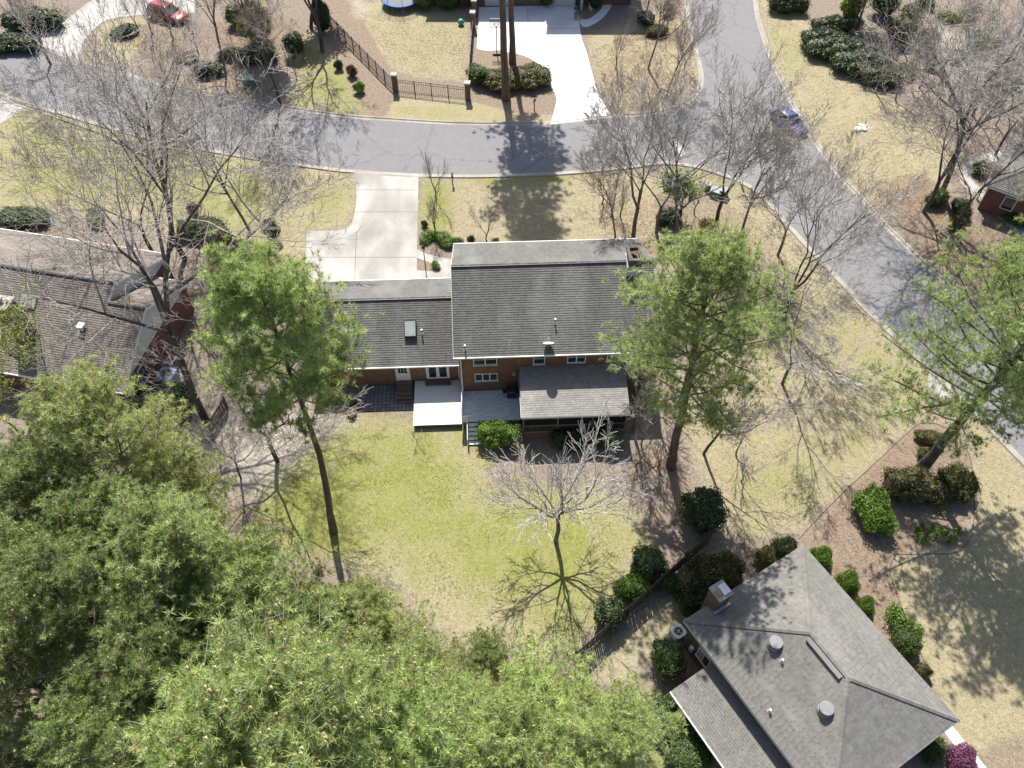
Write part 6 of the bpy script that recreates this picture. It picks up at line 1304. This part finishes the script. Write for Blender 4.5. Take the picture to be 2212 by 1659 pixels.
# teal hose, pale rocks
m = MB(); pts = [G(2108+12*math.cos(a)*1.0, 95+22*math.sin(a)) for a in np.linspace(1.0, 5.2, 16)]; m.tube([(x,y,.35+.15*math.sin(i)) for i,(x,y) in enumerate(pts)], .16, 8)
t = thing('garden_hose', 'teal curved hose lying by the bare trees at the top right', 'hose', pts[0]+(0,)); o = m.build('coil', 'hose_teal', t); o.location = (-pts[0][0], -pts[0][1], 0); MB().tube([(0,0,.30),(.3,.2,.32)], .18, 8).build('nozzle', 'util_lid', t)
rng = np.random.default_rng(9)
for i in range(7):
    p = G(1856+rng.uniform(-9,12), 276+rng.uniform(-7,7)); m = MB(); s_ = rng.uniform(.18,.4)
    m.lathe([(s_*.6,0),(s_*rng.uniform(.8,1.1),s_*.3),(s_*.7,s_*.55),(s_*.1,s_*.65)], 7, (0,0,-.02)); o = m.build('rock', 'rock', None, False, (p[0],p[1],0), rng.uniform(0,6)); tag(o, 'pale rock of the little heap on the right-hand lawn', 'rock', 'heap of pale rocks on the lawn')

# ================================================================== CARS
def car(label, p, rz, paint, suv=False):
    t = thing('parked_car', label, 'car', p, rz); Lh, Wd = (2.42, .95) if suv else (2.25, .89); zb = .95 if suv else .80
    def loft(sec, name, mat, parent=t, cap=True):
        V = []; Fc = []; n = len(sec[0])
        for s in sec: V += s
        for i in range(len(sec)-1):
            for k in range(n): Fc.append((i*n+k, i*n+(k+1)%n, (i+1)*n+(k+1)%n, (i+1)*n+k))
        if cap: Fc += [tuple(reversed(range(n))), tuple((len(sec)-1)*n+k for k in range(n))]
        o = MB().add(V, Fc).build(name, mat, parent, True)
        md = o.modifiers.new('b', 'BEVEL'); md.width = .03; md.segments = 2; md.limit_method = 'ANGLE'; md.angle_limit = .6; return o
    def ring(x, w_, z0, z1, r=.12): return [(x,-w_+.04,z0),(x,w_-.04,z0),(x,w_,z0+r),(x,w_,z1-r*1.2),(x,w_-.10,z1),(x,0,z1+.03),(x,-w_+.10,z1),(x,-w_,z1-r*1.2),(x,-w_,z0+r)]
    loft([ring(-Lh,Wd*.86,.36,zb-.12), ring(-Lh+.12,Wd*.95,.25,zb), ring(-1.3,Wd,.2,zb+.02), ring(0,Wd,.2,zb), ring(1.0,Wd,.2,zb-.02), ring(1.75,Wd*.96,.22,zb-.10), ring(Lh-.1,Wd*.90,.27,zb-.20), ring(Lh,Wd*.78,.36,zb-.28)], 'body', paint)
    zt = 1.72 if suv else 1.42; xr0, xr1 = (-2.0,.35) if suv else (-1.25,.15); xb0, xb1 = (-2.25,1.15) if suv else (-1.95,1.05)
    def cab(x, w_, z): return [(x,-w_,z),(x,w_,z)]
    wl, wt = Wd-.09, Wd-.26
    gl = MB(); gl.add([(xb0,-wl,zb-.02),(xb0,wl,zb-.02),(xb1,wl,zb-.02),(xb1,-wl,zb-.02),(xr0,-wt,zt-.05),(xr0,wt,zt-.05),(xr1,wt,zt-.05),(xr1,-wt,zt-.05)], [(0,1,5,4),(1,2,6,5),(2,3,7,6),(3,0,4,7),(4,5,6,7)]); gl.build('windows', 'glass', t)
    loft([[(xr0-.03,-wt,zt-.06),(xr0-.03,wt,zt-.06),(xr0+.02,wt-.08,zt-.01),(xr0+.02,-wt+.08,zt-.01)],[((xr0+xr1)/2,-wt-.02,zt-.05),((xr0+xr1)/2,wt+.02,zt-.05),((xr0+xr1)/2,wt-.1,zt+.03),((xr0+xr1)/2,-wt+.1,zt+.03)],[(xr1+.03,-wt,zt-.06),(xr1+.03,wt,zt-.06),(xr1-.02,wt-.08,zt-.01),(xr1-.02,-wt+.08,zt-.01)]], 'roof', paint)
    for s in (-1,1):
        for xa, xb in (((xb0,xr0)),((xb1,xr1))): m = MB(); m.bar((xa,s*wl,zb-.02),(xb,s*wt,zt-.05),.07,.06); m.build('pillar', paint, t)
        xm = (xr0+xr1)/2; m = MB(); m.bar((xm,s*(wl+.005),zb-.02),(xm,s*(wt+.01),zt-.05),.08,.04); m.build('pillar', paint, t)
        MB().box((.85,s*(Wd+.0)-(.0 if s>0 else .16),zb+.02),(1.02,s*(Wd+.0)+(.16 if s>0 else 0),zb+.16)).build('mirror', paint, t)
        MB().box((Lh-.26,s*.5-.16,zb-.36),(Lh-.03,s*.5+.16,zb-.24)).build('headlight', 'lamp_clear', t)
        MB().box((-Lh+.0,s*.55-.18,zb-.26),(-Lh+.1,s*.55+.18,zb-.08)).build('tail_light', 'lamp_red', t)
        for x in (-1.4, 1.4):
            wh = MB().tube([(x,s*(Wd-.22),.33),(x,s*(Wd+.01),.33)], .33, 18).build('wheel', 'tyre', t); MB().tube([(x,s*(Wd+.005),.33),(x,s*(Wd+.022),.33)], .21, 14).build('rim', 'rim', wh)
    if suv:
        for s in (-1,1): m = MB(); m.bar((xr0+.2,s*.52,zt+.07),(xr1-.1,s*.52,zt+.07),.05,.05); m.build('roof_rail', 'dark_metal', t)
    MB().box((-Lh-.01,-.25,.5),(-Lh+.05,.25,.62)).build('plate', 'white_metal', t)
    return t
car('red car parked on the curved driveway in the top left', xyz(366,40), R(-24), 'car_red', True)
car('blue car parked along the right kerb of the side road', xyz(1702,272), R(-62), 'car_blue')

# ================================================================== PERSON AND DOGS
def skin_body(name, joints, edges, mat, parent, root=0, sub=2):
    me = bpy.data.meshes.new(name); me.from_pydata([j[0] for j in joints], edges, []); o = ob(name, me, mat, parent)
    md = o.modifiers.new('skin', 'SKIN'); sv = me.skin_vertices[0].data
    for i, j in enumerate(joints):
        r_ = j[1] if hasattr(j[1], '__len__') else (j[1], j[1]); sv[i].radius = r_; sv[i].use_root = (i == root)
    ms = o.modifiers.new('sub', 'SUBSURF'); ms.levels = sub; ms.render_levels = sub; md.use_smooth_shade = True; return o
pr = thing('person', 'person in dark teal clothes standing at the shaded end of the white driveway', 'person', xyz(1243,41), R(160))
J = [((0,0,.95),(.155,.12)), ((0,0,1.18),(.14,.11)), ((0,.0,1.40),(.18,.11)), ((0,.01,1.52),.055), ((0,.0,1.60),.05),
     ((-.19,0,1.42),.06), ((-.26,-.02,1.14),.045), ((-.22,-.16,.92),.036), ((.19,0,1.42),.06), ((.26,-.02,1.14),.045), ((.22,-.18,.94),.036),
     ((-.10,0,.88),.10), ((-.11,-.03,.50),.068), ((-.11,.02,.09),.045), ((-.12,-.14,.04),.04), ((.10,0,.88),.10), ((.11,-.01,.50),.068), ((.11,.05,.09),.045), ((.12,-.11,.04),.04)]
body = skin_body('body', J, [(0,1),(1,2),(2,3),(3,4),(2,5),(5,6),(6,7),(2,8),(8,9),(9,10),(0,11),(11,12),(12,13),(13,14),(0,15),(15,16),(16,17),(17,18)], 'teal_cloth', pr)
def ellip(m, c, r, n=14, k=9):
    V = [(c[0]+r[0]*math.cos(2*math.pi*i/n)*math.sin(math.pi*j/(k-1)), c[1]+r[1]*math.sin(2*math.pi*i/n)*math.sin(math.pi*j/(k-1)), c[2]+r[2]*math.cos(math.pi*j/(k-1))) for j in range(k) for i in range(n)]
    return m.add(V, [(j*n+i, (j+1)*n+i, (j+1)*n+(i+1)%n, j*n+(i+1)%n) for j in range(k-1) for i in range(n)])
m = MB(); ellip(m, (0,-.01,1.70), (.078,.098,.118)); ellip(m, (0,-.11,1.69), (.016,.025,.028)); ellip(m, (-.08,0,1.69), (.014,.025,.035)); ellip(m, (.08,0,1.69), (.014,.025,.035)); hd = m.build('head', 'skin', pr, True)
m = MB(); ellip(m, (0,.015,1.735), (.09,.105,.105)); m.build('hair', 'hair', pr, True)
m = MB(); ellip(m, (-.03,-.103,1.715), (.012,.008,.008)); ellip(m, (.03,-.103,1.715), (.012,.008,.008)); m.build('eyes', 'dark_metal', pr); m = MB(); ellip(m, (0,-.10,1.64), (.025,.008,.007)); m.build('mouth', 'lamp_red', pr)
for s in (-1, 1):
    m = MB(); w0 = Vector((s*.22,-.17 if s < 0 else -.19,.92)); ellip(m, tuple(w0+Vector((0,-.045,-.03))), (.03,.045,.038))
    for k in range(4): b0 = w0+Vector((s*(-.022+.015*k),-.075,-.04)); m.tube([b0, b0+Vector((0,-.035,-.018)), b0+Vector((0,-.05+.004*k,-.045))], [.009,.008,.006], 5)
    b0 = w0+Vector((-s*.028,-.04,-.02)); m.tube([b0, b0+Vector((-s*.02,-.03,-.008)), b0+Vector((-s*.022,-.055,-.02))], [.010,.009,.007], 5); m.build('hand', 'skin', pr, True)
m = MB(); m.lathe([(.17,1.0),(.172,1.05),(.168,1.09)], 16); o = m.build('belt', 'white_cloth', pr); o.scale = (1,.8,1)
def dog(label, p, rz, mat, sc):
    t = thing('dog', label, 'dog', p, rz); t.scale = (sc,sc,sc)
    J = [((0,.30,.50),(.12,.13)), ((0,.05,.48),(.115,.125)), ((0,-.22,.51),(.14,.155)), ((0,-.36,.62),.085), ((0,-.44,.72),.08), ((0,-.54,.71),.05), ((0,-.62,.69),.036),
         ((-.09,-.24,.40),.06), ((-.09,-.24,.20),.034), ((-.09,-.26,.03),.034), ((.09,-.24,.40),.06), ((.09,-.24,.20),.034), ((.09,-.26,.03),.034),
         ((-.09,.30,.42),.075), ((-.10,.24,.28),.05), ((-.10,.36,.17),.032), ((-.10,.33,.03),.033), ((.09,.30,.42),.075), ((.10,.24,.28),.05), ((.10,.36,.17),.032), ((.10,.33,.03),.033),
         ((0,.42,.56),.04), ((0,.56,.62),.032), ((0,.66,.72),.022)]
    skin_body('body', J, [(0,1),(1,2),(2,3),(3,4),(4,5),(5,6),(2,7),(7,8),(8,9),(2,10),(10,11),(11,12),(0,13),(13,14),(14,15),(15,16),(0,17),(17,18),(18,19),(19,20),(0,21),(21,22),(22,23)], mat, t, 1)
    for s in (-1,1): m = MB(); m.add([(s*.05,-.42,.79),(s*.085,-.44,.76),(s*.10,-.44,.66),(s*.07,-.47,.67)], [(0,1,2,3)]); ellip(m, (s*.085,-.44,.72), (.012,.03,.055)); m.build('ear', 'fur_brown', t)
    m = MB(); ellip(m, (0,-.655,.70), (.018,.015,.014)); ellip(m, (-.035,-.51,.755), (.01,.01,.01)); ellip(m, (.035,-.51,.755), (.01,.01,.01)); m.build('nose_and_eyes', 'dark_metal', t)
dog('cream dog standing in the shaded bed beside the house door', xyz(1275,27), R(12), 'fur_cream', 1.15)
dog('brown dog at the feet of the person in teal', xyz(1249,44), R(70), 'fur_brown', .95)
print('scene built', len(bpy.data.objects))
